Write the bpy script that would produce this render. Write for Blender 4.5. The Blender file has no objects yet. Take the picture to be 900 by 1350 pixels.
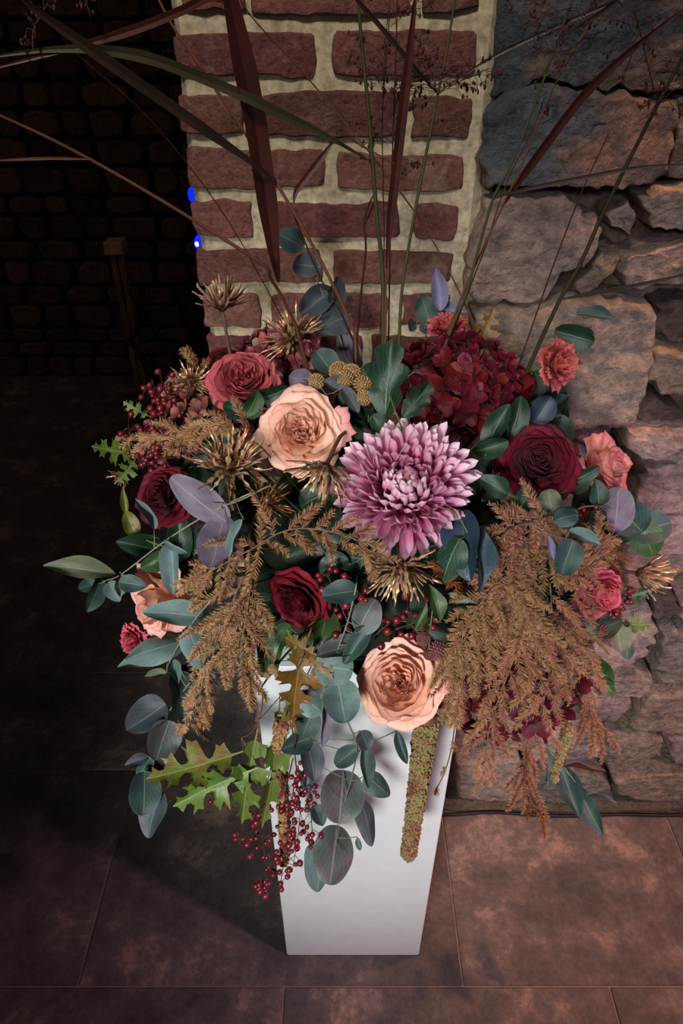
import bpy, math, random
from mathutils import Vector, Matrix, noise
random.seed(7)
SC = bpy.context.scene
COL = SC.collection
PI = math.pi

# ------------------------------------------------------------------ camera
H = 1.65                       # camera height, m
PITCH = math.radians(37.0)     # looking down
F = 900.0                      # focal length in pixels of the 900x1350 frame
cam_d = bpy.data.cameras.new('camera')
cam = bpy.data.objects.new('camera', cam_d)
COL.objects.link(cam)
cam.location = (0, 0, H)
cam.rotation_euler = (PI/2 - PITCH, 0, 0)
cam_d.sensor_fit = 'VERTICAL'
cam_d.sensor_height = 36.0
cam_d.sensor_width = 24.0
cam_d.lens = 24.0
cam_d.clip_start = 0.02
SC.camera = cam
SC.view_settings.view_transform = 'Standard'
SC.view_settings.look = 'None'
SC.view_settings.gamma = 1
SC.view_settings.use_curve_mapping = False
SC.view_settings.exposure = 0.0

# ------------------------------------------------------------------ light
w = bpy.data.worlds.new('world'); SC.world = w; w.use_nodes = True
w.node_tree.nodes['Background'].inputs[0].default_value = (1.0, 0.95, 0.93, 1)
w.node_tree.nodes['Background'].inputs[1].default_value = 0.03

def spot(name, loc, target, power, color, size_deg, blend=0.6, radius=0.06):
    d = bpy.data.lights.new(name, 'SPOT'); d.energy = power; d.color = color
    d.spot_size = math.radians(size_deg); d.spot_blend = blend; d.shadow_soft_size = radius
    o = bpy.data.objects.new(name, d); COL.objects.link(o); o.location = loc
    o.rotation_euler = (Vector(target) - Vector(loc)).to_track_quat('-Z', 'Y').to_euler()
    return o
spot('key_spot_light', (-0.75, -1.75, 2.15), (0.02, 0.66, 0.80), 390, (0.98, 1.0, 0.99), 30, 0.7, 0.26)
spot('brick_wall_light', (-0.25, -0.25, 2.75), (0.0, 0.94, 1.45), 64, (1.0, 0.93, 0.82), 36, 0.8, 0.10)
spot('pink_spot_light', (1.75, -0.30, 2.2), (0.60, 0.78, 0.20), 150, (1.0, 0.56, 0.70), 52, 0.8, 0.10)
spot('wall_wash_light', (0.80, 0.80, 2.7), (0.74, 0.92, 0.7), 130, (1.0, 0.52, 0.22), 48, 0.9, 0.04)
spot('violet_spot_light', (0.9, -0.9, 2.1), (0.62, 0.93, 1.05), 44, (0.66, 0.58, 1.0), 40, 0.9, 0.10)
spot('back_room_fill_light', (-2.6, 1.7, 2.5), (-1.5, 3.3, 0.6), 9.0, (1.0, 0.66, 0.42), 100, 0.9, 0.10)  # added dim warm fill so the far wall shows, no lamp stands there

# ------------------------------------------------------------------ helpers
def lin(c):
    return tuple((x/255/12.92 if x/255 <= 0.04045 else ((x/255+0.055)/1.055)**2.4) for x in c)
def rgba(c): return lin(c) + (1.0,)

FWD = Vector((0, math.cos(PITCH), -math.sin(PITCH)))
RIGHT = Vector((1, 0, 0))
UP = Vector((0, math.sin(PITCH), math.cos(PITCH)))
EYE = Vector((0, 0, H))
def ray(px, py): return FWD + RIGHT*((px-450)/F) + UP*((675-py)/F)
def on_y(px, py, Y):                    # point of the pixel's ray on the vertical plane y = Y
    d = ray(px, py); return EYE + d*(Y/d.y)
def on_z(px, py, Z=0.0):
    d = ray(px, py); return EYE + d*((Z-H)/d.z)
BC = Vector((0.03, 0.70, 1.03)); BR = Vector((0.36, 0.24, 0.29))     # the bouquet's dome
def on_dome(px, py, off=0.0, s=1.0):
    d = ray(px, py)
    sd = Vector((d.x/BR.x, d.y/BR.y, d.z/BR.z))/s
    e = EYE - BC
    se = Vector((e.x/BR.x, e.y/BR.y, e.z/BR.z))/s
    a = sd.dot(sd); b = sd.dot(se); c = se.dot(se) - 1
    disc = b*b - a*c
    t = (-b - math.sqrt(disc))/a if disc > 0 else -b/a
    return EYE + d*(t + off)
def depth(P): return (P - EYE).dot(FWD)
def m_per_px(P): return depth(P)/F

def mesh_of(name, vs, fs, uvs=None, smooth=True):
    me = bpy.data.meshes.new(name)
    me.from_pydata([tuple(v) for v in vs], [], fs)
    if uvs is not None:
        lay = me.uv_layers.new(name='UVMap')
        li = [0]*len(me.loops); me.loops.foreach_get('vertex_index', li)
        flat = []
        for i in li: flat.extend(uvs[i])
        lay.data.foreach_set('uv', flat)
    if smooth: me.polygons.foreach_set('use_smooth', [True]*len(me.polygons))
    me.materials.append(None)
    me.update()
    return me

class MB:
    """collects shapes for one mesh"""
    def __init__(s): s.v = []; s.f = []; s.uv = []
    def add(s, vs, fs, uvs=None):
        k = len(s.v); s.v += [Vector(v) for v in vs]; s.f += [tuple(i+k for i in f) for f in fs]
        s.uv += uvs if uvs else [(0.5, 0.5)]*len(vs)
    def grid(s, nu, nv, fn, closed=False):
        vs = []; uv = []; fs = []
        for j in range(nv+1):
            for i in range(nu+1):
                u = -1+2*i/nu; v = j/nv
                vs.append(fn(u, v)); uv.append(((u+1)/2, v))
        for j in range(nv):
            for i in range(nu):
                a = j*(nu+1)+i; fs.append((a, a+1, a+nu+2, a+nu+1))
        s.add(vs, fs, uv)
    def tube(s, pts, radii, n=6, cap=True):
        pts = [Vector(p) for p in pts]
        if not hasattr(radii, '__len__'): radii = [radii]*len(pts)
        vs = []; fs = []; uv = []
        t0 = (pts[1]-pts[0]).normalized()
        a = t0.orthogonal().normalized()
        for k, p in enumerate(pts):
            t = (pts[min(k+1, len(pts)-1)] - pts[max(k-1, 0)])
            t = t.normalized() if t.length > 1e-9 else t0
            a = (a - t*a.dot(t)); a = a.normalized() if a.length > 1e-6 else t.orthogonal().normalized()
            b = t.cross(a)
            for i in range(n):
                an = 2*PI*i/n
                vs.append(p + (a*math.cos(an) + b*math.sin(an))*radii[k]); uv.append((i/n, k/(len(pts)-1)))
        for k in range(len(pts)-1):
            for i in range(n):
                j = (i+1) % n
                fs.append((k*n+i, k*n+j, (k+1)*n+j, (k+1)*n+i))
        if cap:
            fs.append(tuple(range(n-1, -1, -1))); fs.append(tuple((len(pts)-1)*n+i for i in range(n)))
        s.add(vs, fs, uv)
    def spike(s, p, q, r, n=3, uv=(0.5, 0.0)):
        p = Vector(p); q = Vector(q); t = (q-p)
        if t.length < 1e-7: return
        a = t.orthogonal().normalized(); b = t.normalized().cross(a)
        vs = [p + (a*math.cos(2*PI*i/n)+b*math.sin(2*PI*i/n))*r for i in range(n)] + [q]
        s.add(vs, [(i, (i+1) % n, n) for i in range(n)], [(0.5, 0.0)]*n+[(0.5, 1.0)])
    def ball(s, c, r, seg=8, ring=5, sq=(1, 1, 1), uvv=None):
        c = Vector(c); vs = [c+Vector((0, 0, r*sq[2]))]; fs = []; uv = [(0.5, 1.0)]
        for j in range(1, ring):
            th = PI*j/ring
            for i in range(seg):
                ph = 2*PI*i/seg
                vs.append(c+Vector((r*sq[0]*math.sin(th)*math.cos(ph), r*sq[1]*math.sin(th)*math.sin(ph), r*sq[2]*math.cos(th))))
                uv.append((i/seg, 1-j/ring))
        vs.append(c-Vector((0, 0, r*sq[2]))); uv.append((0.5, 0.0))
        for i in range(seg): fs.append((0, 1+i, 1+(i+1) % seg))
        for j in range(ring-2):
            for i in range(seg):
                a = 1+j*seg+i; b = 1+j*seg+(i+1) % seg
                fs.append((a, a+seg, b+seg, b))
        last = len(vs)-1
        for i in range(seg): fs.append((last, 1+(ring-2)*seg+(i+1) % seg, 1+(ring-2)*seg+i))
        if uvv is not None: uv = [(0.5, uvv)]*len(vs)
        s.add(vs, fs, uv)
    def box(s, x0, x1, y0, y1, z0, z1, bev=0.0):
        b = min(bev, (x1-x0)*.45, (y1-y0)*.45, (z1-z0)*.45)
        if b <= 0:
            vs = [(x, y, z) for z in (z0, z1) for y in (y0, y1) for x in (x0, x1)]
            s.add(vs, [(0, 2, 3, 1), (4, 5, 7, 6), (0, 1, 5, 4), (2, 6, 7, 3), (0, 4, 6, 2), (1, 3, 7, 5)])
            return
        cs = []; idx = {}
        for sx in (0, 1):
            for sy in (0, 1):
                for sz in (0, 1):
                    X = (x0, x1)[sx]; Y = (y0, y1)[sy]; Z = (z0, z1)[sz]
                    dx = (1-2*sx)*b; dy = (1-2*sy)*b; dz = (1-2*sz)*b
                    for ax, p in (('x', (X, Y+dy, Z+dz)), ('y', (X+dx, Y, Z+dz)), ('z', (X+dx, Y+dy, Z))):
                        idx[(sx, sy, sz, ax)] = len(cs); cs.append(p)
        fs = []
        I = lambda a, b_, c, ax: idx[(a, b_, c, ax)]
        for k in (0, 1):
            q = [I(k, 0, 0, 'x'), I(k, 1, 0, 'x'), I(k, 1, 1, 'x'), I(k, 0, 1, 'x')]; fs.append(q if k else q[::-1])
            q = [I(0, k, 0, 'y'), I(1, k, 0, 'y'), I(1, k, 1, 'y'), I(0, k, 1, 'y')]; fs.append(q[::-1] if k else q)
            q = [I(0, 0, k, 'z'), I(1, 0, k, 'z'), I(1, 1, k, 'z'), I(0, 1, k, 'z')]; fs.append(q if k else q[::-1])
        for i in (0, 1):
            for j in (0, 1):
                fs.append([I(0, i, j, 'y'), I(1, i, j, 'y'), I(1, i, j, 'z'), I(0, i, j, 'z')])
                fs.append([I(i, 0, j, 'x'), I(i, 1, j, 'x'), I(i, 1, j, 'z'), I(i, 0, j, 'z')])
                fs.append([I(i, j, 0, 'x'), I(i, j, 1, 'x'), I(i, j, 1, 'y'), I(i, j, 0, 'y')])
                for k in (0, 1):
                    fs.append([I(i, j, k, 'x'), I(i, j, k, 'y'), I(i, j, k, 'z')])
        s.add(cs, [tuple(f) for f in fs])
    def mesh(s, name, smooth=True): return mesh_of(name, s.v, s.f, s.uv, smooth)

def link(name, me, mat, parent=None, M=None):
    o = bpy.data.objects.new(name, me); COL.objects.link(o)
    if mat is not None:
        o.material_slots[0].link = 'OBJECT'; o.material_slots[0].material = mat
    if parent is not None: o.parent = parent
    if M is not None: o.matrix_local = M
    return o
def tag(o, label, cat, group=None):
    o['label'] = label; o['category'] = cat
    if group: o['group'] = group
    return o
def structure(name, label=None, me=None, mat=None):
    o = bpy.data.objects.new(name, me); COL.objects.link(o); o['kind'] = 'structure'
    if label: o['label'] = label
    if mat is not None:
        o.material_slots[0].link = 'OBJECT'; o.material_slots[0].material = mat
    return o
def thing(name, label, cat, M, group=None):
    o = bpy.data.objects.new(name, None); COL.objects.link(o)
    o.empty_display_size = 0.02
    o.matrix_world = M if isinstance(M, Matrix) else Matrix.Translation(M)
    return tag(o, label, cat, group)

def frame(P, ang=90.0, tilt=0.0, tdir=0.0):
    """matrix at P: Z faces the eye tilted by `tilt` degrees towards image direction `tdir`, X runs along image direction `ang`"""
    c = (EYE-P).normalized()
    r = RIGHT - c*RIGHT.dot(c); r.normalize()
    u = c.cross(r)
    td = math.radians(tdir); t = math.radians(tilt)
    z = (c*math.cos(t) + (r*math.cos(td)+u*math.sin(td))*math.sin(t)).normalized()
    a = math.radians(ang)
    x = r*math.cos(a)+u*math.sin(a)
    x = (x - z*x.dot(z)).normalized()
    y = z.cross(x)
    M = Matrix((x, y, z)).transposed().to_4x4(); M.translation = P
    return M
def smooth_line(pts, n=6):
    pts = [Vector(p) for p in pts]
    if len(pts) < 3:
        return [pts[0].lerp(pts[-1], i/n) for i in range(n+1)]
    out = []
    for k in range(len(pts)-1):
        p0 = pts[max(k-1, 0)]; p1 = pts[k]; p2 = pts[k+1]; p3 = pts[min(k+2, len(pts)-1)]
        for i in range(n):
            t = i/n
            out.append(0.5*((2*p1)+(p2-p0)*t+(2*p0-5*p1+4*p2-p3)*t*t+(3*p1-p0-3*p2+p3)*t**3))
    out.append(pts[-1]); return out

# ------------------------------------------------------------------ materials
def new_mat(name):
    m = bpy.data.materials.new(name); m.use_nodes = True
    nt = m.node_tree; b = nt.nodes['Principled BSDF']
    return m, nt, b
def N(nt, kind, **kw):
    n = nt.nodes.new(kind)
    for k, v in kw.items():
        if k.startswith('i_'): n.inputs[k[2:].replace('_', ' ')].default_value = v
        else: setattr(n, k, v)
    return n
def ramp(nt, stops):
    r = nt.nodes.new('ShaderNodeValToRGB'); e = r.color_ramp.elements
    while len(e) < len(stops): e.new(0.5)
    for k, (p, c) in enumerate(stops):
        e[k].position = p; e[k].color = rgba(c)
    return r
def mixc(nt, a, b, fac, mode='MIX'):
    m = nt.nodes.new('ShaderNodeMix'); m.data_type = 'RGBA'; m.blend_type = mode
    for sock, val in ((m.inputs[0], fac), (m.inputs[6], a), (m.inputs[7], b)):
        if hasattr(val, 'links'): nt.links.new(val, sock)
        else: sock.default_value = val
    return m.outputs[2]
def bump(nt, b, height, strength=0.4, dist=0.002):
    n = nt.nodes.new('ShaderNodeBump'); n.inputs['Strength'].default_value = strength; n.inputs['Distance'].default_value = dist
    nt.links.new(height, n.inputs['Height']); nt.links.new(n.outputs[0], b.inputs['Normal'])
def hsv_rand(nt, col, dv=0.25, dh=0.0):
    oi = nt.nodes.new('ShaderNodeObjectInfo')
    mr = N(nt, 'ShaderNodeMapRange'); mr.inputs[3].default_value = 1-dv; mr.inputs[4].default_value = 1+dv
    nt.links.new(oi.outputs['Random'], mr.inputs[0])
    h = nt.nodes.new('ShaderNodeHueSaturation'); nt.links.new(col, h.inputs['Color']); nt.links.new(mr.outputs[0], h.inputs['Value'])
    if dh:
        m2 = N(nt, 'ShaderNodeMapRange'); m2.inputs[3].default_value = 0.5-dh; m2.inputs[4].default_value = 0.5+dh
        fr = N(nt, 'ShaderNodeMath', operation='FRACT'); mu = N(nt, 'ShaderNodeMath', operation='MULTIPLY'); mu.inputs[1].default_value = 7.31
        nt.links.new(oi.outputs['Random'], mu.inputs[0]); nt.links.new(mu.outputs[0], fr.inputs[0]); nt.links.new(fr.outputs[0], m2.inputs[0])
        nt.links.new(m2.outputs[0], h.inputs['Hue'])
    return h.outputs[0]

def petal_mat(name, stops, rough=0.55, sheen=0.15, vein=0.12, dv=0.12, sss=0.0, blotch=None, dh=0.0, spec=0.3, thin=0.24):
    m, nt, b = new_mat(name)
    uv = nt.nodes.new('ShaderNodeUVMap'); sep = nt.nodes.new('ShaderNodeSeparateXYZ')
    nt.links.new(uv.outputs[0], sep.inputs[0])
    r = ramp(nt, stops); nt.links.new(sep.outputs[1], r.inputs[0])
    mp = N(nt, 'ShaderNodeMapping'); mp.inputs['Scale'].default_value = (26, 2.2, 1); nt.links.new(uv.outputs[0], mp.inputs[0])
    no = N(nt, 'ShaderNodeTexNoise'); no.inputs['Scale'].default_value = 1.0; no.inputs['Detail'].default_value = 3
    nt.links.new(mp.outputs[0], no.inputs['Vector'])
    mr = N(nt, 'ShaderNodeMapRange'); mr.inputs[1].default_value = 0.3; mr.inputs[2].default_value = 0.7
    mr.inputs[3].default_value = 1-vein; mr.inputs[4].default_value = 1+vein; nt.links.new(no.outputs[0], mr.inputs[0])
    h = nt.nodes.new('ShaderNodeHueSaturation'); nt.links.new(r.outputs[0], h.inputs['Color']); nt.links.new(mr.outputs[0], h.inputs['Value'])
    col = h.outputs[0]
    if blotch:
        tc = nt.nodes.new('ShaderNodeTexCoord')
        n2 = N(nt, 'ShaderNodeTexNoise'); n2.inputs['Scale'].default_value = 60; n2.inputs['Detail'].default_value = 4
        nt.links.new(tc.outputs['Object'], n2.inputs['Vector'])
        rr = ramp(nt, [(0.48, (0, 0, 0)), (0.66, (255, 255, 255))]); nt.links.new(n2.outputs[0], rr.inputs[0])
        col = mixc(nt, col, rgba(blotch), rr.outputs[0])
    col = hsv_rand(nt, col, dv, dh)
    nt.links.new(col, b.inputs['Base Color'])
    b.inputs['Roughness'].default_value = rough
    b.inputs['Specular IOR Level'].default_value = spec
    b.inputs['Sheen Weight'].default_value = sheen*0.12
    bump(nt, b, no.outputs[0], 0.35, 0.0012)
    tr = nt.nodes.new('ShaderNodeBsdfTranslucent'); nt.links.new(col, tr.inputs['Color'])
    ms = nt.nodes.new('ShaderNodeMixShader'); ms.inputs[0].default_value = thin
    nt.links.new(b.outputs[0], ms.inputs[1]); nt.links.new(tr.outputs[0], ms.inputs[2])
    nt.links.new(ms.outputs[0], nt.nodes['Material Output'].inputs['Surface'])
    return m

def leaf_mat(name, base, edge, vein, rough=0.45, blotch=None, dv=0.15, spec=0.4, side_veins=9, dh=0.01):
    """leaf: paler midrib and side veins, an edge tint, patches"""
    m, nt, b = new_mat(name)
    uv = nt.nodes.new('ShaderNodeUVMap'); sep = nt.nodes.new('ShaderNodeSeparateXYZ'); nt.links.new(uv.outputs[0], sep.inputs[0])
    su = N(nt, 'ShaderNodeMath', operation='SUBTRACT'); su.inputs[1].default_value = 0.5; nt.links.new(sep.outputs[0], su.inputs[0])
    ab = N(nt, 'ShaderNodeMath', operation='ABSOLUTE'); nt.links.new(su.outputs[0], ab.inputs[0])
    r = ramp(nt, [(0.0, base), (0.30, base), (0.5, edge)]); nt.links.new(ab.outputs[0], r.inputs[0])
    tc = nt.nodes.new('ShaderNodeTexCoord')
    n2 = N(nt, 'ShaderNodeTexNoise'); n2.inputs['Scale'].default_value = 3.5; n2.inputs['Detail'].default_value = 6; n2.inputs['Roughness'].default_value = 0.65
    nt.links.new(tc.outputs['Object'], n2.inputs['Vector'])
    rr = ramp(nt, [(0.42, (0, 0, 0)), (0.68, (255, 255, 255))]); nt.links.new(n2.outputs[0], rr.inputs[0])
    col = mixc(nt, r.outputs[0], rgba(blotch if blotch else edge), rr.outputs[0])
    # midrib
    mr = N(nt, 'ShaderNodeMapRange'); mr.inputs[1].default_value = 0.008; mr.inputs[2].default_value = 0.028; mr.inputs[3].default_value = 0.75; mr.inputs[4].default_value = 0.0
    nt.links.new(ab.outputs[0], mr.inputs[0])
    # side veins: stripes of (v - 0.9|u|)
    m1 = N(nt, 'ShaderNodeMath', operation='MULTIPLY_ADD'); m1.inputs[1].default_value = -0.9; nt.links.new(ab.outputs[0], m1.inputs[0]); nt.links.new(sep.outputs[1], m1.inputs[2])
    m2 = N(nt, 'ShaderNodeMath', operation='MULTIPLY'); m2.inputs[1].default_value = side_veins; nt.links.new(m1.outputs[0], m2.inputs[0])
    m3 = N(nt, 'ShaderNodeMath', operation='PINGPONG'); m3.inputs[1].default_value = 0.5; nt.links.new(m2.outputs[0], m3.inputs[0])
    m4 = N(nt, 'ShaderNodeMapRange'); m4.inputs[1].default_value = 0.0; m4.inputs[2].default_value = 0.09; m4.inputs[3].default_value = 0.28; m4.inputs[4].default_value = 0.0
    nt.links.new(m3.outputs[0], m4.inputs[0])
    mx = N(nt, 'ShaderNodeMath', operation='MAXIMUM'); nt.links.new(mr.outputs[0], mx.inputs[0]); nt.links.new(m4.outputs[0], mx.inputs[1])
    col = mixc(nt, col, rgba(vein), mx.outputs[0])
    col = hsv_rand(nt, col, dv, dh)
    nt.links.new(col, b.inputs['Base Color']); b.inputs['Roughness'].default_value = rough
    b.inputs['Specular IOR Level'].default_value = spec
    n3 = N(nt, 'ShaderNodeTexNoise'); n3.inputs['Scale'].default_value = 30; nt.links.new(tc.outputs['Object'], n3.inputs['Vector'])
    ad = N(nt, 'ShaderNodeMath', operation='ADD'); nt.links.new(mx.outputs[0], ad.inputs[0]); nt.links.new(n3.outputs[0], ad.inputs[1])
    bump(nt, b, ad.outputs[0], 0.3, 0.001)
    return m

def plain_mat(name, c1, c2, scale=60, rough=0.6, metal=0.0, dv=0.15, detail=4, bstr=0.3, bdist=0.002, spec=0.35, world=False, rampv=False, dh=0.0):
    m, nt, b = new_mat(name)
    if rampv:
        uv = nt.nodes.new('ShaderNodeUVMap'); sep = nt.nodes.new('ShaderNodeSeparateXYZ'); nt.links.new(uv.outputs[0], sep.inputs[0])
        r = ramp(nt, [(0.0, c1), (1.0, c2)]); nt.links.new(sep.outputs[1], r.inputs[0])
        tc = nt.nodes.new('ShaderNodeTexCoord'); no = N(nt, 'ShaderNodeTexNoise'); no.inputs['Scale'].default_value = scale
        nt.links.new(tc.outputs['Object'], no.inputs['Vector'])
    else:
        if world:
            ge = nt.nodes.new('ShaderNodeNewGeometry'); src = ge.outputs['Position']
        else:
            tc = nt.nodes.new('ShaderNodeTexCoord'); src = tc.outputs['Object']
        no = N(nt, 'ShaderNodeTexNoise'); no.inputs['Scale'].default_value = scale; no.inputs['Detail'].default_value = detail
        nt.links.new(src, no.inputs['Vector'])
        r = ramp(nt, [(0.32, c1), (0.68, c2)]); nt.links.new(no.outputs[0], r.inputs[0])
    col = hsv_rand(nt, r.outputs[0], dv, dh) if dv else r.outputs[0]
    nt.links.new(col, b.inputs['Base Color']); b.inputs['Roughness'].default_value = rough; b.inputs['Metallic'].default_value = metal
    b.inputs['Specular IOR Level'].default_value = spec
    if bstr: bump(nt, b, no.outputs[0], bstr, bdist)
    return m

def rock_mat(name, cols, scale=9, rough=0.85, dv=0.2, bstr=1.0, bdist=0.014, dh=0.015):
    m, nt, b = new_mat(name)
    ge = nt.nodes.new('ShaderNodeNewGeometry')
    no = N(nt, 'ShaderNodeTexNoise'); no.inputs['Scale'].default_value = scale; no.inputs['Detail'].default_value = 7; no.inputs['Roughness'].default_value = 0.62; no.inputs['Distortion'].default_value = 0.5
    nt.links.new(ge.outputs['Position'], no.inputs['Vector'])
    k = len(cols); r = ramp(nt, [(0.30+0.40*i/(k-1), c) for i, c in enumerate(cols)]); nt.links.new(no.outputs[0], r.inputs[0])
    n2 = N(nt, 'ShaderNodeTexNoise'); n2.inputs['Scale'].default_value = scale*9; n2.inputs['Detail'].default_value = 8; n2.inputs['Roughness'].default_value = 0.7
    nt.links.new(ge.outputs['Position'], n2.inputs['Vector'])
    mr = N(nt, 'ShaderNodeMapRange'); mr.inputs[1].default_value = 0.3; mr.inputs[2].default_value = 0.7; mr.inputs[3].default_value = 0.48; mr.inputs[4].default_value = 1.42
    nt.links.new(n2.outputs[0], mr.inputs[0])
    h = nt.nodes.new('ShaderNodeHueSaturation'); nt.links.new(r.outputs[0], h.inputs['Color']); nt.links.new(mr.outputs[0], h.inputs['Value'])
    col = hsv_rand(nt, h.outputs[0], dv, dh)
    nt.links.new(col, b.inputs['Base Color']); b.inputs['Roughness'].default_value = rough; b.inputs['Specular IOR Level'].default_value = 0.2
    n3 = N(nt, 'ShaderNodeTexNoise'); n3.inputs['Scale'].default_value = scale*3; n3.inputs['Detail'].default_value = 10; n3.inputs['Roughness'].default_value = 0.7
    nt.links.new(ge.outputs['Position'], n3.inputs['Vector'])
    n4 = N(nt, 'ShaderNodeTexNoise'); n4.inputs['Scale'].default_value = scale*16; n4.inputs['Detail'].default_value = 6; n4.inputs['Roughness'].default_value = 0.65
    nt.links.new(ge.outputs['Position'], n4.inputs['Vector'])
    am = N(nt, 'ShaderNodeMath', operation='MULTIPLY_ADD'); am.inputs[1].default_value = 0.7; nt.links.new(n4.outputs[0], am.inputs[0]); nt.links.new(n3.outputs[0], am.inputs[2])
    bump(nt, b, am.outputs[0], bstr, bdist)
    return m

M = {}
M['brick'] = rock_mat('old_brick', [(104, 74, 68), (134, 88, 80), (118, 76, 70), (150, 112, 102)], 14, dv=0.22, bdist=0.006)
M['mortar'] = rock_mat('lime_mortar', [(176, 160, 132), (190, 174, 146), (182, 166, 138)], 10, dv=0.0, bstr=0.35, bdist=0.004, dh=0)
M['mortar_dark'] = rock_mat('rubble_mortar', [(92, 80, 64), (120, 106, 84), (78, 66, 54)], 14, dv=0.0, bstr=0.8, bdist=0.008, dh=0)
M['rock_blue'] = rock_mat('blue_grey_stone', [(78, 82, 88), (96, 100, 104), (150, 116, 98), (88, 90, 98)], 7)
M['rock_pink'] = rock_mat('pinkish_stone', [(84, 82, 86), (140, 122, 114), (164, 138, 124), (104, 98, 98)], 7)
M['rock_tan'] = rock_mat('tan_stone', [(104, 92, 84), (148, 126, 108), (124, 108, 98)], 8)
M['rock_grey'] = rock_mat('grey_stone', [(96, 90, 88), (138, 124, 114), (116, 106, 102)], 8)
M['rock_dark'] = rock_mat('dark_stone', [(58, 52, 50), (96, 80, 68), (70, 62, 58)], 8)
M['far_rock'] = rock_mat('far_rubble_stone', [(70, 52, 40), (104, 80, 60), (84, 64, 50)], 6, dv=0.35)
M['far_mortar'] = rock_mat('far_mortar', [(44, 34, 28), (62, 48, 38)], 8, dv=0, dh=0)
M['white'] = plain_mat('white_lacquer', (206, 209, 209), (212, 215, 215), 30, 0.45, dv=0, bstr=0.03)
M['black'] = plain_mat('black_metal', (14, 14, 15), (22, 21, 21), 30, 0.5, dv=0)
M['cable'] = plain_mat('black_cable', (18, 15, 15), (26, 22, 22), 30, 0.6, dv=0, bstr=0)
M['wood'] = plain_mat('weathered_wood', (96, 70, 46), (140, 108, 72), 24, 0.75, dv=0)
M['wood_pale'] = plain_mat('pale_block', (170, 132, 100), (190, 150, 116), 24, 0.75, dv=0)

def slate_mat():
    m, nt, b = new_mat('slate_tile')
    ge = nt.nodes.new('ShaderNodeNewGeometry')
    no = N(nt, 'ShaderNodeTexNoise'); no.inputs['Scale'].default_value = 6.5; no.inputs['Detail'].default_value = 12; no.inputs['Roughness'].default_value = 0.74; no.inputs['Distortion'].default_value = 0.15
    oi = nt.nodes.new('ShaderNodeObjectInfo'); mu = N(nt, 'ShaderNodeVectorMath', operation='SCALE'); mu.inputs['Scale'].default_value = 11
    cb = nt.nodes.new('ShaderNodeCombineXYZ'); nt.links.new(oi.outputs['Random'], cb.inputs[0]); nt.links.new(oi.outputs['Random'], cb.inputs[2]); nt.links.new(cb.outputs[0], mu.inputs[0])
    ad = N(nt, 'ShaderNodeVectorMath', operation='ADD'); nt.links.new(ge.outputs['Position'], ad.inputs[0]); nt.links.new(mu.outputs[0], ad.inputs[1])
    nt.links.new(ad.outputs[0], no.inputs['Vector'])
    r = ramp(nt, [(0.30, (56, 50, 50)), (0.46, (80, 72, 70)), (0.55, (98, 86, 82)), (0.64, (142, 118, 106)), (0.8, (112, 96, 90))]); nt.links.new(no.outputs[0], r.inputs[0])
    n2 = N(nt, 'ShaderNodeTexNoise'); n2.inputs['Scale'].default_value = 90; n2.inputs['Detail'].default_value = 8; n2.inputs['Roughness'].default_value = 0.75
    nt.links.new(ad.outputs[0], n2.inputs['Vector'])
    mr = N(nt, 'ShaderNodeMapRange'); mr.inputs[1].default_value = 0.3; mr.inputs[2].default_value = 0.7; mr.inputs[3].default_value = 0.72; mr.inputs[4].default_value = 1.28; nt.links.new(n2.outputs[0], mr.inputs[0])
    h = nt.nodes.new('ShaderNodeHueSaturation'); nt.links.new(r.outputs[0], h.inputs['Color']); nt.links.new(mr.outputs[0], h.inputs['Value'])
    col = hsv_rand(nt, h.outputs[0], 0.10)
    nt.links.new(col, b.inputs['Base Color'])
    b.inputs['Roughness'].default_value = 0.62; b.inputs['Specular IOR Level'].default_value = 0.3
    n3 = N(nt, 'ShaderNodeTexNoise'); n3.inputs['Scale'].default_value = 22; n3.inputs['Detail'].default_value = 8; nt.links.new(ad.outputs[0], n3.inputs['Vector'])
    bump(nt, b, n3.outputs[0], 0.45, 0.004)
    return m
M['slate'] = slate_mat()
M['grout'] = plain_mat('grout', (120, 104, 96), (134, 116, 106), 40, 0.9, dv=0)

# ------------------------------------------------------------------ floor
WY = 0.94                                   # face of the wall behind the pedestal
fb = MB(); fb.box(-4.2, 2.4, -1.6, 3.6, -0.06, -0.004)
floor = structure('floor', 'dark slate tiled floor', fb.mesh('floor', False), M['grout'])
rows = [(-1.5, -0.957, [-2.3, -1.55, -0.62, 0.1, 0.85, 1.6, 2.35]), (-0.957, -0.457, [-2.3, -1.4, -0.6, 0.2, 1.0, 1.8, 2.35]),
        (-0.457, 0.043, [-2.3, -1.75, -0.95, -0.15, 0.65, 1.45, 2.35]), (0.043, 0.543, [-2.3, -1.5, -0.8, -0.12, 0.56, 1.3, 2.35]),
        (0.543, 1.043, [-2.9, -2.15, -1.35, -0.551, 0.254, 0.82, 1.6, 2.35]), (1.043, 1.371, [-2.9, -2.3, -1.5, -0.70, -0.1, 0.9]),
        (1.371, 1.87, [-3.4, -2.6, -1.8, -1.0, -0.2, 0.6]), (1.87, 2.37, [-3.8, -3.0, -2.2, -1.4, -0.6, 0.2]),
        (2.37, 2.87, [-4.1, -3.4, -2.6, -1.8, -1.0, -0.2, 0.6]), (2.87, 3.45, [-4.1, -3.0, -2.2, -1.4, -0.6, 0.2])]
for y0, y1, xs in rows:
    for a, b_ in zip(xs, xs[1:]):
        tb = MB(); g = 0.0018
        tb.box(a+g, b_-g, y0+g, y1-g, -0.03, random.uniform(-0.0006, 0.0), 0.0018)
        link('floor_tile', tb.mesh('floor_tile', False), M['slate'], floor)

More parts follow.
